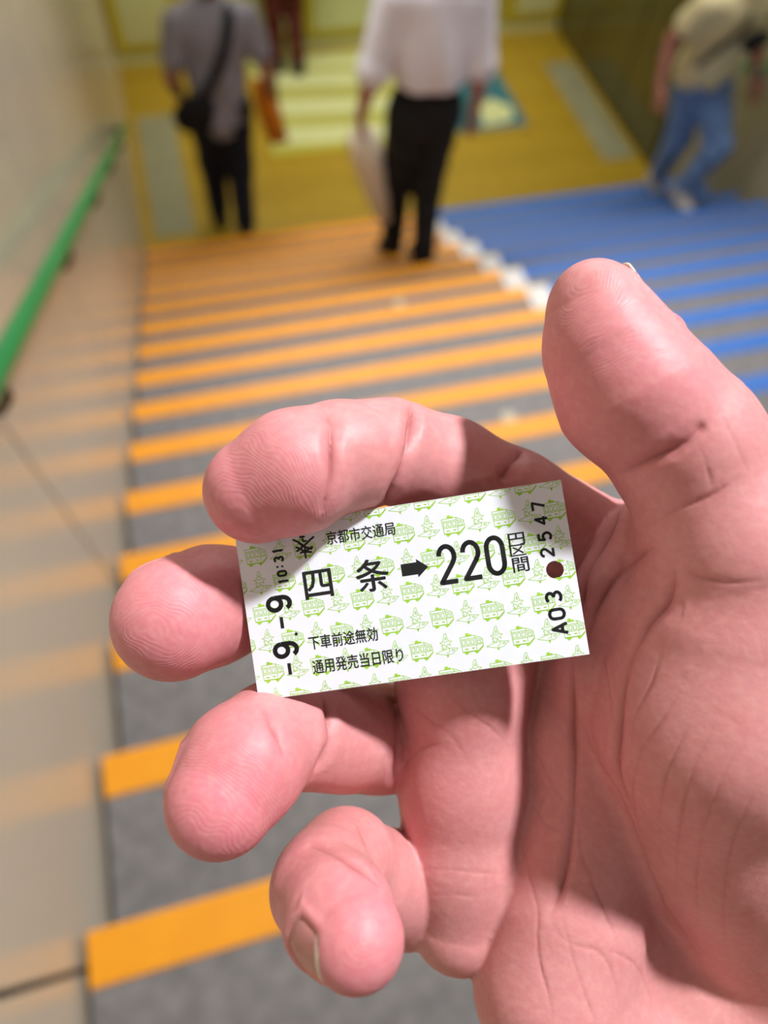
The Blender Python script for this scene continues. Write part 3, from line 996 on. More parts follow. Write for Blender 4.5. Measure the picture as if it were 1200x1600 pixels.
# ---- lime background print: little trams alternating with a spire-and-pennant sketch
def tram(P, c):
    t = lambda pts: [(c[0] + x, c[1] + y) for x, y in pts]
    w = 0.11
    P.stroke(t([(-1.9, 1.15), (0.6, 1.25), (1.85, 0.6), (1.95, -0.7), (1.2, -1.45), (-1.7, -1.45)]), w, True)
    P.stroke(t([(0.6, 1.25), (0.75, 0.5), (0.75, -1.2)]), w)
    P.stroke(t([(-1.85, 0.75), (0.65, 0.82), (1.85, 0.3)]), w)
    P.stroke(t([(-1.85, -0.45), (0.75, -0.4), (1.95, -0.3)]), w)
    P.poly(t([(-0.95, 1.2), (-0.85, 1.72), (-0.35, 1.75), (-0.3, 1.5), (0.1, 1.52), (0.15, 1.24)]))
    for x in (-1.62, -0.85, -0.08):
        P.stroke(t([(x, 0.55), (x + 0.52, 0.58), (x + 0.52, -0.2), (x, -0.22)]), w, True)
    P.stroke(t([(0.98, 0.4), (1.6, 0.12), (1.62, -0.2), (0.98, -0.2)]), w, True)
    P.poly(t([(-1.72, -1.3), (1.2, -1.3), (1.15, -1.5), (-1.7, -1.5)]))
    P.poly(t([(-1.5, -1.45), (-0.55, -1.45), (-0.75, -1.75), (-1.2, -1.95)]))
    P.poly(t([(0.25, -1.45), (1.15, -1.45), (1.0, -1.7), (0.6, -1.95)]))
    P.poly(t([(1.15, -1.5), (1.95, -0.75), (1.95, -0.5), (1.1, -1.2)]))
    P.poly(t([(-1.3, -0.85), (-0.7, -0.83), (-0.7, -1.05), (-1.3, -1.05)]))
    P.poly(t([(-0.1, -0.8), (0.4, -0.78), (0.4, -1.0), (-0.1, -1.0)]))
def spire(P, c):
    t = lambda pts: [(c[0] + x, c[1] + y) for x, y in pts]
    w = 0.10
    P.stroke(t([(-0.55, 0.75), (-0.12, 2.05), (0.18, 2.15), (0.22, 1.8), (0.5, 0.8)]), w)
    P.stroke(t([(-0.18, 0.95), (0.02, 1.55), (0.2, 0.95)]), w); P.stroke(t([(-0.1, 1.15), (0.14, 1.15)]), w)
    P.stroke(t([(-1.05, 0.62), (-0.5, 0.8), (-0.1, 0.62), (0.45, 0.82), (1.05, 0.7), (0.55, 0.42), (0.75, 0.0), (0.25, 0.25), (-0.05, -0.1), (-0.3, 0.25), (-0.8, 0.05), (-0.55, 0.42)]), w, True)
    P.stroke(t([(-0.75, 0.0), (-0.5, -0.35), (-0.85, -0.45), (-0.3, -0.6)]), w)
    P.stroke(t([(-1.95, -1.1), (-0.55, -0.62), (0.6, -0.45), (1.95, -0.62), (1.0, -1.42), (-0.1, -1.55)]), w, True)
    P.stroke(t([(-0.45, -0.7), (0.1, -0.1), (0.5, -0.55), (0.35, -1.1), (-0.2, -1.2)]), w)
    P.stroke(t([(0.85, -0.75), (1.3, -0.75), (1.15, -1.0), (0.85, -0.95)]), w, True)
    P.poly(t([(-0.2, -1.5), (0.25, -1.42), (0.12, -1.95), (-0.08, -1.98)]))
bg = Print()
c0 = TKP(587, 388)
cw, rh = 8.74, 5.12
for j in range(-5, 5):
    for i in range(-6, 6):
        cx = c0[0] + cw * (i + 0.5 * (j % 2)); cy = c0[1] - rh * j
        if abs(cx) < TW / 2 + 2.2 and abs(cy) < TH / 2 + 2.2: tram(bg, (cx, cy))
        cx += cw / 2
        if abs(cx) < TW / 2 + 2.2 and abs(cy) < TH / 2 + 2.2: spire(bg, (cx, cy + 0.1))
bg.build('tram_pattern_print', M_LIMEINK, 0.012, 'lime green pattern of little trams and spires', True)

# ---- stroke digits of the ticket printer
def arc(cx, cy, rx, ry, a0, a1, n=10):
    return [(cx + rx * math.cos(math.radians(a)), cy + ry * math.sin(math.radians(a))) for a in np.linspace(a0, a1, n)]
GLYPH = {   # in a box 1 x 1, origin at its middle
    '0': [arc(0, .22, .5, .28, 0, 180) + arc(0, -.22, .5, .28, 180, 360) + [(.5, .22)]],
    '1': [[(-.32, .28), (-.02, .5), (-.02, -.5)], [(-.3, -.5), (.28, -.5)]],
    '2': [arc(0, .22, .48, .28, 175, -20) + [(.30, .0), (-.5, -.5), (.5, -.5)]],
    '3': [arc(-.02, .25, .46, .25, 150, -90) , arc(-.02, -.25, .5, .25, 90, -150)],
    '4': [[(.2, -.5), (.2, .5), (-.5, -.18), (.5, -.18)]],
    '5': [[(.42, .5), (-.36, .5), (-.42, .06)] + arc(-.02, -.17, .5, .33, 140, -145, 12)],
    '7': [[(-.5, .5), (.5, .5), (-.05, -.5)]],
    '9': [arc(-.02, .2, .46, .30, 0, 360, 16), [(.44, .2), (.44, -.15)] + arc(0, -.18, .44, .32, 0, -150, 8)],
    'A': [[(-.5, -.5), (0, .5), (.5, -.5)], [(-.32, -.15), (.32, -.15)]],
    '-': [[(-.5, 0), (.5, 0)]],
    ':': [[(-.05, .26), (.05, .26)], [(-.05, -.3), (.05, -.3)]],
}
def glyph(P, ch, c, gw, gh, w, rot=False):
    for st in GLYPH[ch]:
        pts = []
        for x, y in st:
            x, y = x * (gw - w), y * (gh - w)
            if rot: x, y = -y, x              # reads upwards
            pts.append((c[0] + x, c[1] + y))
        P.stroke(pts, w)
def numerals(name, items, label):
    P = Print()
    for ch, zx, zy, gw, gh, w, rot in items: glyph(P, ch, TKP(zx, zy), gw, gh, w, rot)
    return P.build(name, M_INK, 0.03, label)
numerals('fare_numerals', [('2', 698, 303, 3.6, 7.0, 0.82, False), ('2', 773, 290, 3.6, 7.0, 0.82, False), ('0', 848, 276, 3.55, 7.0, 0.82, False)], 'large black numerals 220')
numerals('date_numerals', [('9', 172, 427, 3.15, 4.7, 0.80, True), ('-', 181, 487, 2.6, 0.6, 0.6, True), ('9', 193, 571, 3.15, 4.7, 0.80, True), ('-', 204.5, 631, 2.6, 0.6, 0.6, True)], 'black date -9.-9 reading upwards')
P = Print(); d0 = TKP(225.5, 522); P.poly([(d0[0] + .3 * math.cos(t), d0[1] + .3 * math.sin(t)) for t in np.linspace(0, 2 * math.pi, 8, endpoint=False)]); P.build('date_dot', M_INK, 0.03)
numerals('time_numerals', [('1', 186, 357, 1.05, 1.9, 0.42, True), ('0', 182, 333, 1.2, 1.9, 0.42, True), ('3', 172, 289, 1.25, 1.9, 0.42, True), ('1', 168, 262, 1.05, 1.9, 0.42, True)], 'black time 10:31 reading upwards')
P = Print()
for zx in (168, 183):
    q = TKP(zx, 312 - (zx - 175) * 0.14); P.poly([(q[0] + a, q[1] + b) for a, b in ((-.19, -.17), (.19, -.17), (.19, .17), (-.19, .17))])
P.build('time_colon', M_INK, 0.03)
numerals('serial_numerals', [('2', 1010, 266, 1.75, 2.5, 0.44, True), ('5', 1003, 216, 1.75, 2.5, 0.44, True), ('4', 993, 165, 1.75, 2.5, 0.44, True), ('7', 984, 121, 1.75, 2.5, 0.44, True)], 'black serial number 2547 reading upwards')
numerals('machine_code', [('A', 1049, 505, 2.2, 3.0, 0.54, True), ('0', 1039, 459, 2.1, 3.0, 0.54, True), ('3', 1029, 406, 2.2, 3.0, 0.54, True)], 'black code A03 reading upwards')
# arrow
P = Print()
ac = TKP(596, 317)
P.poly([(ac[0] + x, ac[1] + y) for x, y in ((-2.35, -1.05), (0.45, -1.05), (0.45, 1.05), (-2.35, 1.05))])
P.poly([(ac[0] + x, ac[1] + y) for x, y in ((0.4, -1.6), (2.35, 0), (0.4, 1.6))])
P.build('arrow', M_INK, 0.03, 'black arrow pointing right')
# city mark, drawn as strokes
P = Print()
for st in ([(418, 402), (450, 414), (478, 432), (505, 452), (550, 464)], [(562, 380), (535, 402), (505, 432), (478, 455), (445, 482)], [(462, 384), (500, 380)], [(480, 384), (490, 412), (512, 410)],
           [(438, 452), (470, 462), (500, 484), (530, 462), (553, 446)], [(468, 490), (500, 482), (548, 484)], [(503, 445), (500, 484), (508, 527)], [(455, 424), (478, 432), (484, 455)]):
    pts = [TKP((360 + x / 4.286 - 350) * 2, (750 + y / 4.286 - 730) * 2) for x, y in st]
    P.stroke(pts, 0.36)
P.build('city_mark', M_INK, 0.03, 'black angular city mark')

# ---- characters
def kanji(text, zx, zy, wu, hv, name, label, bold=0.0):
    """bold: extra stroke width in mm, printed as overlapping passes"""
    cu = bpy.data.curves.new(name, 'FONT'); cu.body = text; cu.size = 1.0; cu.resolution_u = 3; cu.fill_mode = 'FRONT'
    me = curve_to_mesh(cu, name)
    n = len(me.vertices); co = np.empty(n * 3, np.float32); me.vertices.foreach_get('co', co); co = co.reshape(-1, 3)
    lo, hi = co.min(0), co.max(0)
    c = TKP(zx, zy)
    co[:, 0] = ((co[:, 0] - (lo[0] + hi[0]) / 2) / (hi[0] - lo[0]) * wu + c[0]) * 0.001
    co[:, 1] = ((co[:, 1] - (lo[1] + hi[1]) / 2) / (hi[1] - lo[1]) * hv + c[1]) * 0.001
    co[:, 2] = 0
    me.vertices.foreach_set('co', co.ravel()); me.update()
    me.materials.clear(); me.materials.append(M_INK)
    if bold:
        bm = bmesh.new()
        for i, (dx, dy) in enumerate(((0, 0), (1, 0), (-1, 0), (0, 1), (0, -1))):
            n0 = len(bm.verts)
            bm.from_mesh(me); bm.verts.ensure_lookup_table()
            for v in bm.verts[n0:]: v.co += Vector((dx * bold / 2, dy * bold / 2, i * 0.002)) * 0.001
        bm.to_mesh(me); bm.free()
    o = bpy.data.objects.new(name, me); COL.objects.link(o); o.parent = ticket
    o.location = (0, 0, (TT / 2 + 0.03) * 0.001)
    o['label'] = label
    return o
kanji('京都市交通局', 427, 207, 12.1, 2.3, 'issuer_lettering', 'thin black lettering 京都市交通局', 0.06)
kanji('下車前途無効', 371, 536, 12.1, 2.4, 'notice_lettering', 'thin black lettering 下車前途無効', 0.06)
kanji('通用発売当日限り', 416, 606, 15.9, 2.4, 'validity_lettering', 'thin black lettering 通用発売当日限り', 0.06)
kanji('四', 294, 366, 4.9, 4.8, 'station_lettering', 'bold black character 四', 0.16)
kanji('条', 463, 338, 5.7, 5.5, 'station_lettering', 'bold black character 条', 0.16)
kanji('円', 914, 224, 2.75, 2.1, 'yen_lettering', 'black character 円', 0.06)
kanji('区', 918, 259, 2.7, 1.9, 'zone_lettering', 'black character 区', 0.06)
kanji('間', 927, 304, 2.75, 2.5, 'zone_lettering', 'black character 間', 0.06)
# ------------------------------------------------------------------ people (metres, origin on the ground under each person)
M_PSKIN = mat('warm_skin', (176, 122, 98), 0.55, 0.06, 20.0)
M_PSKIN2 = mat('ruddy_skin', (188, 122, 104), 0.55, 0.06, 20.0)
M_HAIR = mat('black_hair', (28, 24, 22), 0.5, 0.2, 60.0)
def person(name, origin, j, label, skin, shirt, trousers, shoes, sleeve=0.55, hem=None, facing=1.0, loose=0.022, hair=M_HAIR, trouser_r=1.0, leg_end=0.94):
    A = {k: np.array(v, float) for k, v in j.items()}
    L = lambda a, b, t: A[a] * (1 - t) + A[b] * t
    up = (A['neck'] - A['pelvis']); up /= np.linalg.norm(up)
    side = A['shoulder_r'] - A['shoulder_l']; side /= np.linalg.norm(side)
    fwd = np.cross(up, side); fwd /= np.linalg.norm(fwd)
    fr = np.array((side, fwd, up))
    torso = [ellipsoid(A['pelvis'], (0.145, 0.10, 0.12), fr), ellipsoid(L('pelvis', 'neck', 0.35), (0.145, 0.10, 0.17), fr),
             ellipsoid(L('pelvis', 'neck', 0.72), (0.17, 0.115, 0.19), fr), cone(L('shoulder_l', 'shoulder_r', 0.12), L('shoulder_l', 'shoulder_r', 0.88), 0.062, 0.062)]
    head_c = A['head']
    hu = head_c - A['neck']; hu /= np.linalg.norm(hu)
    hs = side - hu * (side @ hu); hs /= np.linalg.norm(hs); hf = np.cross(hu, hs)
    hfr = np.array((hs, hf, hu))
    head = [ellipsoid(head_c, (0.073, 0.093, 0.115), hfr), ellipsoid(head_c + hf * 0.03 - hu * 0.06, (0.052, 0.06, 0.06), hfr),
            cone(A['neck'] - up * 0.03, head_c - hu * 0.06 - hf * 0.01, 0.058, 0.05),
            ellipsoid(head_c + hf * 0.098 - hu * 0.018, (0.013, 0.018, 0.024), hfr),                    # nose
            ellipsoid(head_c + hf * 0.088 - hu * 0.06, (0.024, 0.010, 0.010), hfr),                     # mouth
            ellipsoid(head_c + hs * 0.074, (0.010, 0.022, 0.032), hfr), ellipsoid(head_c - hs * 0.074, (0.010, 0.022, 0.032), hfr)]
    arms, legs, feet = [], [], []
    for s in ('l', 'r'):
        sh, el, wr, hd = A['shoulder_' + s], A['elbow_' + s], A['wrist_' + s], A['hand_' + s]
        arms += [cone(sh, el, 0.052, 0.042), cone(el, el * 0.6 + wr * 0.4, 0.041, 0.038), cone(el * 0.6 + wr * 0.4, wr, 0.038, 0.027)]
        d = hd - wr; d /= np.linalg.norm(d); w = fwd - d * (fwd @ d); w /= np.linalg.norm(w); nrm = np.cross(d, w)
        arms += [ellipsoid(wr + d * 0.055, (0.05, 0.038, 0.017), np.array((d, w, nrm)))]
        for q, ln in ((-0.03, 0.062), (-0.01, 0.075), (0.01, 0.078), (0.03, 0.068)):
            b = wr + d * 0.085 + w * q; c = b + d * ln * 0.55 ; e = c + (d * 0.7 - nrm * 0.5 * (1 if s == 'r' else -1)) * ln * 0.45
            arms += [cone(b, c, 0.011, 0.010), cone(c, e, 0.010, 0.0085)]
        tb = wr + d * 0.03 + w * 0.03
        arms += [cone(tb, tb + d * 0.035 + w * 0.022, 0.013, 0.011), cone(tb + d * 0.035 + w * 0.022, tb + d * 0.062 + w * 0.022, 0.011, 0.009)]
        hp, kn, an, to = A['hip_' + s], A['knee_' + s], A['ankle_' + s], A['toe_' + s]
        legs += [cone(hp, kn, 0.068, 0.048), cone(kn, kn * 0.65 + an * 0.35, 0.047, 0.046), cone(kn * 0.65 + an * 0.35, an, 0.046, 0.034)]
        td = to - an; td[2] = 0; td /= np.linalg.norm(td)
        heel = an + np.array((0, 0, -0.055)) - td * 0.035
        feet.append((heel, to, an))
        legs += [cone(an, heel, 0.038, 0.034), cone(heel, to, 0.034, 0.028)]
    body_s = Sdf([(0.05, 0.05, torso), (0.03, 0.03, head), (0.02, 0.04, arms), (0.03, 0.05, legs)], 0.09)
    V, F = sculpt(body_s, 0.016, None, 0)
    body = mesh_np(name, V, F, skin, None, True)
    body.location = origin
    tag(body, label, 'person')
    # shirt: torso and upper arms, ending at the hem
    hem = A['pelvis'][2] - 0.02 if hem is None else hem
    sh_p = []
    for p in torso[1:]:
        q = ellipsoid(p.a, p.r + loose, p.M) if p.kind == 'e' else cone(p.a, p.b, p.ra + loose * 0.7, p.rb + loose * 0.7)
        sh_p.append(q)
    sh_p.append(ellipsoid(A['pelvis'] * 0.8 + A['neck'] * 0.2 + np.array((0, 0, 0)), (0.150 + loose * 0.7, 0.115 + loose * 0.7, 0.17), fr))
    sh_p.append(ellipsoid(np.array((A['pelvis'][0], A['pelvis'][1], hem + 0.12)), (0.158 + loose * 0.6, 0.125 + loose * 0.6, 0.19), fr))
    sl_p = []
    for s in ('l', 'r'):
        sh, el, wr = A['shoulder_' + s], A['elbow_' + s], A['wrist_' + s]
        if sleeve <= 1: sl_p.append(cone(sh, sh + (el - sh) * sleeve, 0.052 + loose, 0.046 + loose * 1.2))
        else: sl_p += [cone(sh, el, 0.052 + loose, 0.043 + loose), cone(el, el + (wr - el) * (sleeve - 1), 0.043 + loose, 0.042 + loose)]
    V, F = sculpt(Sdf([(0.06, 0.06, sh_p), (0.03, 0.04, sl_p)], 0.09), 0.016, None, 0)
    # gather: cut a level hem by pulling the lowest part up, with soft folds
    fold = 0.010 * np.sin(V[:, 0] * 38 + V[:, 2] * 11) * np.clip((hem + 0.45 - V[:, 2]) / 0.4, 0, 1)
    cxy = A['pelvis'][:2]
    rad = V[:, :2] - cxy; rn = np.linalg.norm(rad, axis=1)[:, None] + 1e-6
    near = (rn[:, 0] < 0.24)
    V[:, :2] += np.where(near[:, None], rad / rn * fold[:, None], 0)
    low = near & (V[:, 2] < hem)
    V[low, 2] = hem + (V[low, 2] - hem) * 0.15
    o = mesh_np('shirt', V, F, shirt, body, True)
    # trousers
    tr = [ellipsoid(A['pelvis'] - up * 0.01, (0.165, 0.122, 0.13), fr)]
    for s in ('l', 'r'):
        hp, kn, an = A['hip_' + s], A['knee_' + s], A['ankle_' + s]
        e = kn + (an - kn) * leg_end
        tr += [cone(hp, kn, 0.100 * trouser_r, 0.076 * trouser_r), cone(kn, e, 0.074 * trouser_r, 0.060 * trouser_r)]
    V, F = sculpt(Sdf([(0.04, 0.04, tr)], 0.09), 0.016, None, 0)
    V += (0.006 * np.sin(V[:, 2] * 42 + V[:, 0] * 25))[:, None] * np.array((0.3, 1, 0))
    mesh_np('trousers', V, F, trousers, body, True)
    for heel, to, an in feet:
        td = to - heel; td[2] = 0; td /= np.linalg.norm(td)
        pr = [cone(heel + (0, 0, .008), to + (0, 0, .004), 0.046, 0.042), cone(heel + td * 0.05 + (0, 0, .03), to - td * 0.07 + (0, 0, .012), 0.04, 0.036), cone(heel + (0, 0, .01), an, 0.046, 0.048)]
        V, F = sculpt(Sdf([(0.03, 0.03, pr)], 0.06), 0.010, None, 0)
        zmin = min(heel[2], to[2]) - 0.034
        V[:, 2] = np.maximum(V[:, 2], zmin)
        so = mesh_np('shoe', V, F, shoes, body, True)
    hp_ = [ellipsoid(head_c + hu * 0.012 - hf * 0.022, (0.085, 0.095, 0.118), hfr), ellipsoid(head_c - hf * 0.045 - hu * 0.035, (0.072, 0.06, 0.075), hfr)]
    V, F = sculpt(Sdf([(0.03, 0.03, hp_)], 0.06), 0.012, None, 0)
    q = (V - head_c)
    face = (q @ hf > 0.035) & (q @ hu < 0.055)
    V[face] -= np.outer(np.clip((q @ hf)[face] - 0.035, 0, 0.1), hf)
    mesh_np('hair', V, F, hair, body, True)
    for sgn in (-1, 1):
        V, F = sculpt(Sdf([(0.01, 0.01, [ellipsoid(head_c + hf * 0.083 + hs * sgn * 0.030 + hu * 0.004, (0.014, 0.008, 0.009), hfr)])], 0.03), 0.005, None, 0)
        mesh_np('eye', V, F, M_HAIR, body, True)
    return body

M_GREYTEE = mat('grey_t_shirt', (162, 158, 168), 0.9, 0.06, 30.0, 0.1)
M_NAVY = mat('navy_trousers', (22, 24, 42), 0.9, 0.1, 30.0)
M_BLACK = mat('black_cloth', (20, 19, 20), 0.9, 0.1, 30.0)
M_WHITE = mat('white_shirt_cloth', (244, 238, 244), 0.85, 0.03, 30.0)
M_JEANS = mat('blue_denim', (122, 156, 206), 0.9, 0.18, 22.0, 0.1)
M_CREAMTEE = mat('pale_yellow_t_shirt', (250, 236, 180), 0.9, 0.06, 25.0)
M_SHOEB = mat('black_shoe', (24, 22, 24), 0.5, 0.1, 30.0)
M_SHOEW = mat('grey_white_shoe', (196, 190, 188), 0.6, 0.1, 30.0)
M_MAROON = mat('dark_red_cloth', (92, 30, 22), 0.9, 0.1, 25.0)
M_OBAG = mat('orange_bag_cloth', (240, 140, 18), 0.6, 0.06, 14.0)
M_CREAM = mat('cream_cloth', (255, 236, 208), 0.8, 0.06, 20.0)
M_SILVER = mat('steel', (190, 190, 192), 0.25, 0.03, 30.0, metallic=0.9)

# man in the grey t-shirt, walking away at the foot of the orange steps
OA = (0.655, 4.33, LAND_Z)
person('person', OA, dict(pelvis=(0.0, 0, 0.94), neck=(0.03, 0.03, 1.43), head=(0.04, 0.06, 1.61),
    shoulder_l=(-0.175, 0.02, 1.37), shoulder_r=(0.225, 0.02, 1.37), elbow_l=(-0.255, -0.03, 1.10), elbow_r=(0.31, -0.02, 1.10),
    wrist_l=(-0.21, 0.10, 0.90), wrist_r=(0.355, 0.04, 0.87), hand_l=(-0.17, 0.17, 0.82), hand_r=(0.36, 0.07, 0.77),
    hip_l=(-0.085, 0, 0.88), hip_r=(0.085, 0, 0.88), knee_l=(-0.095, 0.08, 0.48), knee_r=(0.075, 0.01, 0.48),
    ankle_l=(-0.105, 0.07, 0.085), ankle_r=(0.055, -0.10, 0.085), toe_l=(-0.12, 0.24, 0.034), toe_r=(0.065, 0.08, 0.034)),
    'person in grey t-shirt and dark trousers walking away, bag across the back', M_PSKIN, M_GREYTEE, M_NAVY, M_SHOEB, 0.62, 0.75, trouser_r=1.2)
bag = tag(empty('shoulder_bag', OA), 'black shoulder bag hanging at the grey t-shirt walker\'s left hip', 'bag')
pr = [ellipsoid((-0.16, -0.13, 0.93), (0.135, 0.055, 0.105), axes_from((1, 0.25, -0.25), (0, 0, 1))), ellipsoid((-0.13, -0.15, 1.0), (0.10, 0.045, 0.06), axes_from((1, 0.2, -0.3), (0, 0, 1)))]
V, F = sculpt(Sdf([(0.04, 0.04, pr)], 0.06), 0.012, None, 0); mesh_np('bag_body', V, F, M_BLACK, bag, True)
def band(name, pts, w, t, m, parent, n=(0, -1, 0)):
    """flat strap along points"""
    bm = bmesh.new(); pts = resample(pts, 5); rows = []
    for i, p in enumerate(pts):
        tg = pts[min(i + 1, len(pts) - 1)] - pts[max(i - 1, 0)]; tg /= np.linalg.norm(tg)
        s = np.cross(tg, np.array(n, float)); s /= np.linalg.norm(s); o_ = np.cross(s, tg)
        rows.append([bm.verts.new(w2(p + s * a * w / 2 + o_ * b * t / 2)) for a, b in ((-1, -1), (1, -1), (1, 1), (-1, 1))])
    for r0, r1 in zip(rows, rows[1:]):
        for k in range(4): bm.faces.new((r0[k], r0[(k + 1) % 4], r1[(k + 1) % 4], r1[k]))
    bm.faces.new(rows[0]); bm.faces.new(rows[-1][::-1])
    return bm_obj(name, bm, m, parent)
band('strap', [(-0.12, -0.15, 1.0), (-0.05, -0.165, 1.12), (0.04, -0.165, 1.26), (0.10, -0.12, 1.39), (0.125, -0.02, 1.455), (0.11, 0.10, 1.40)], 0.058, 0.006, M_BLACK, bag)
ob = tag(empty('carrier_bag', OA), 'orange flat carrier bag in the grey t-shirt walker\'s right hand', 'bag')
bm = bmesh.new()
for (x, y, z, tx, ty) in ((0.27, 0.03, 1.02, 0.05, 0.012), (0.30, 0.03, 0.86, 0.075, 0.03), (0.335, 0.03, 0.70, 0.07, 0.035), (0.36, 0.03, 0.60, 0.06, 0.02)):
    for a, b in ((-1, -1), (1, -1), (1, 1), (-1, 1)): bm.verts.new((x + a * tx, y + b * ty, z))
bm.verts.ensure_lookup_table()
for r in range(3):
    for k in range(4): bm.faces.new([bm.verts[i] for i in (r * 4 + k, r * 4 + (k + 1) % 4, r * 4 + 4 + (k + 1) % 4, r * 4 + 4 + k)])
bm.faces.new([bm.verts[i] for i in (0, 1, 2, 3)]); bm.faces.new([bm.verts[i] for i in (15, 14, 13, 12)])
bm_obj('bag_body', bm, M_OBAG, ob, True)
band('bag_handle', [(0.27, 0.03, 1.0), (0.31, 0.06, 0.93), (0.36, 0.07, 0.80)], 0.02, 0.006, M_OBAG, ob, (0, 1, 0.2))

# walker in the white shirt, going down the orange steps
OB = (1.545, 3.06, -11 * RISER)
person('person', OB, dict(pelvis=(0.0, 0.02, 0.98), neck=(0.01, 0.05, 1.48), head=(0.015, 0.09, 1.66),
    shoulder_l=(-0.195, 0.04, 1.42), shoulder_r=(0.19, 0.04, 1.42), elbow_l=(-0.275, 0.0, 1.15), elbow_r=(0.235, -0.02, 1.15),
    wrist_l=(-0.30, 0.06, 0.93), wrist_r=(0.265, 0.03, 0.91), hand_l=(-0.295, 0.09, 0.83), hand_r=(0.27, 0.05, 0.80),
    hip_l=(-0.085, 0.02, 0.92), hip_r=(0.085, 0.02, 0.92), knee_l=(-0.07, 0.14, 0.48), knee_r=(0.075, 0.05, 0.50),
    ankle_l=(-0.055, 0.16, -0.06), ankle_r=(0.06, -0.08, 0.095), toe_l=(-0.06, 0.32, -0.115), toe_r=(0.07, 0.09, 0.036)),
    'person in white shirt and black trousers walking down the orange steps', M_PSKIN2, M_WHITE, M_BLACK, M_SHOEB, 1.02, 1.09, loose=0.024, trouser_r=1.06)
um = tag(empty('folded_umbrella', OB), 'cream folded umbrella in the left hand of the white shirt walker', 'umbrella')
um0, um1 = np.array((-0.295, 0.12, 0.80)), np.array((-0.10, 0.14, 0.16))
bm = bmesh.new()
ud = um1 - um0
add_tube(bm, [um0 + ud * t for t in (0.0, 0.06, 0.3, 0.6, 0.85, 0.95)], [0.03, 0.078, 0.082, 0.07, 0.05, 0.016], 10)
for v in bm.verts:
    rel = np.array(v.co) - um0; t = rel @ ud / (ud @ ud); ax_ = um0 + ud * t; v.co = w2(ax_ + (np.array(v.co) - ax_) * (1 + 0.14 * math.sin(5 * math.atan2(v.co[1] - ax_[1], v.co[0] - ax_[0]))))
bm_obj('canopy', bm, M_CREAM, um, True)
bm = bmesh.new(); add_tube(bm, [um0 + ud * t for t in (0.93, 1.04)], 0.006, 8); bm_obj('ferrule', bm, M_SILVER, um, True)
bm = bmesh.new(); add_tube(bm, [um0 - ud * 0.0, um0 - ud * 0.12, um0 - ud * 0.17 + (0.03, 0, 0), um0 - ud * 0.14 + (0.06, 0, 0)], 0.011, 10); bm_obj('handle', bm, M_CREAM, um, True)

# walker in pale t-shirt and jeans coming up the blue steps
OC = (3.56, 3.60, -13 * RISER)
def rc(x, y, z): return (x - OC[0], y - OC[1], z - OC[2])
person('person', OC, dict(pelvis=rc(3.50, 3.62, -1.06), neck=rc(3.42, 3.50, -0.57), head=rc(3.41, 3.42, -0.40),
    shoulder_l=rc(3.62, 3.52, -0.64), shoulder_r=rc(3.23, 3.50, -0.62), elbow_l=rc(3.74, 3.62, -0.86), elbow_r=rc(3.17, 3.60, -0.85),
    wrist_l=rc(3.81, 3.55, -1.07), wrist_r=rc(3.14, 3.52, -1.05), hand_l=rc(3.835, 3.50, -1.17), hand_r=rc(3.15, 3.47, -1.14),
    hip_l=rc(3.58, 3.62, -1.12), hip_r=rc(3.45, 3.63, -1.12), knee_l=rc(3.68, 3.42, -1.44), knee_r=rc(3.56, 3.66, -1.53),
    ankle_l=rc(3.61, 3.47, -1.775), ankle_r=rc(3.75, 3.92, -2.02), toe_l=rc(3.60, 3.30, -1.826), toe_r=rc(3.75, 3.78, -2.10)),
    'person in pale yellow t-shirt and blue jeans climbing the blue steps', M_PSKIN2, M_CREAMTEE, M_JEANS, M_SHOEW, 0.55, rc(0, 0, -1.13)[2], trouser_r=1.12, leg_end=0.86)
pouch = tag(empty('chest_bag', OC), 'small dark bag on a strap across the pale yellow t-shirt', 'bag')
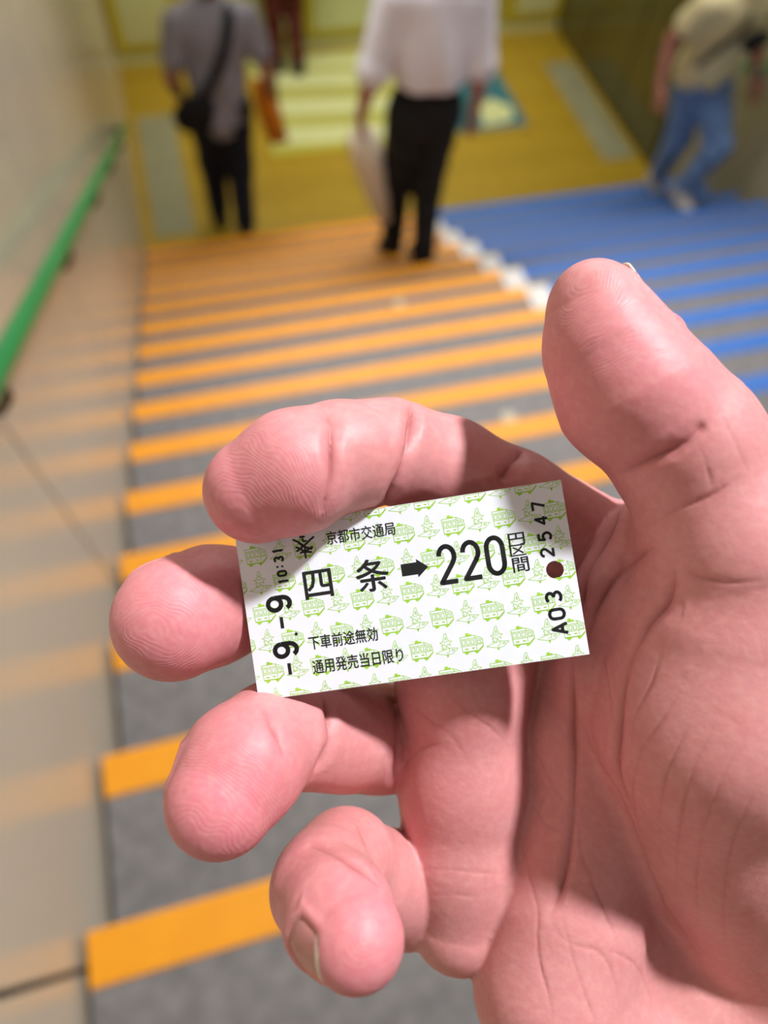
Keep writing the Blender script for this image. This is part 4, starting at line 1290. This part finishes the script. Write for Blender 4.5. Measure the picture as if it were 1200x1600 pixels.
V, F = sculpt(Sdf([(0.03, 0.03, [ellipsoid(rc(3.52, 3.36, -0.76), (0.085, 0.035, 0.05), axes_from((1, 0, 0.25), (0, 0, 1)))])], 0.05), 0.01, None, 0)
mesh_np('pouch_body', V, F, M_BLACK, pouch, True)
M_STRAP = mat('olive_strap', (92, 80, 52), 0.8, 0.1, 20.0)
band('strap', [rc(3.52, 3.62, -0.52), rc(3.50, 3.47, -0.55), rc(3.42, 3.375, -0.68), rc(3.33, 3.385, -0.80), rc(3.27, 3.44, -0.92)], 0.045, 0.006, M_STRAP, pouch, (0, 1, 0))
wt = tag(empty('wrist_watch', OC), 'round pale watch on the wrist of the jeans walker', 'watch')
wv = np.array(rc(3.806, 3.553, -1.055)); wd_ = np.array((0.07, -0.07, -0.21)); wd_ /= np.linalg.norm(wd_)
bm = bmesh.new(); add_tube(bm, [wv - wd_ * 0.011, wv + wd_ * 0.011], 0.0335, 18); bm_obj('watch_strap', bm, M_STRAP, wt, True)
bm = bmesh.new(); add_tube(bm, [wv + np.array((0, -0.026, 0.006)), wv + np.array((0, -0.042, 0.010))], 0.021, 18); bm_obj('watch_case', bm, M_SILVER, wt, True)

# figure by the far wall, only the legs show
OD = (1.40, 6.22, LAND_Z)
person('person', OD, dict(pelvis=(0, 0, 0.92), neck=(0, 0.0, 1.40), head=(0, 0.02, 1.58), shoulder_l=(-0.19, 0, 1.34), shoulder_r=(0.19, 0, 1.34), elbow_l=(-0.25, 0, 1.08), elbow_r=(0.25, 0, 1.08),
    wrist_l=(-0.25, 0.06, 0.86), wrist_r=(0.25, 0.06, 0.86), hand_l=(-0.25, 0.08, 0.76), hand_r=(0.25, 0.08, 0.76), hip_l=(-0.08, 0, 0.86), hip_r=(0.08, 0, 0.86),
    knee_l=(-0.085, 0.02, 0.47), knee_r=(0.085, 0.06, 0.47), ankle_l=(-0.09, 0.0, 0.085), ankle_r=(0.09, -0.06, 0.085), toe_l=(-0.12, 0.16, 0.034), toe_r=(0.11, 0.11, 0.034)),
    'person in dark red trousers by the far wall, mostly out of the picture', M_PSKIN, M_BLACK, M_MAROON, M_SHOEB, 0.6)
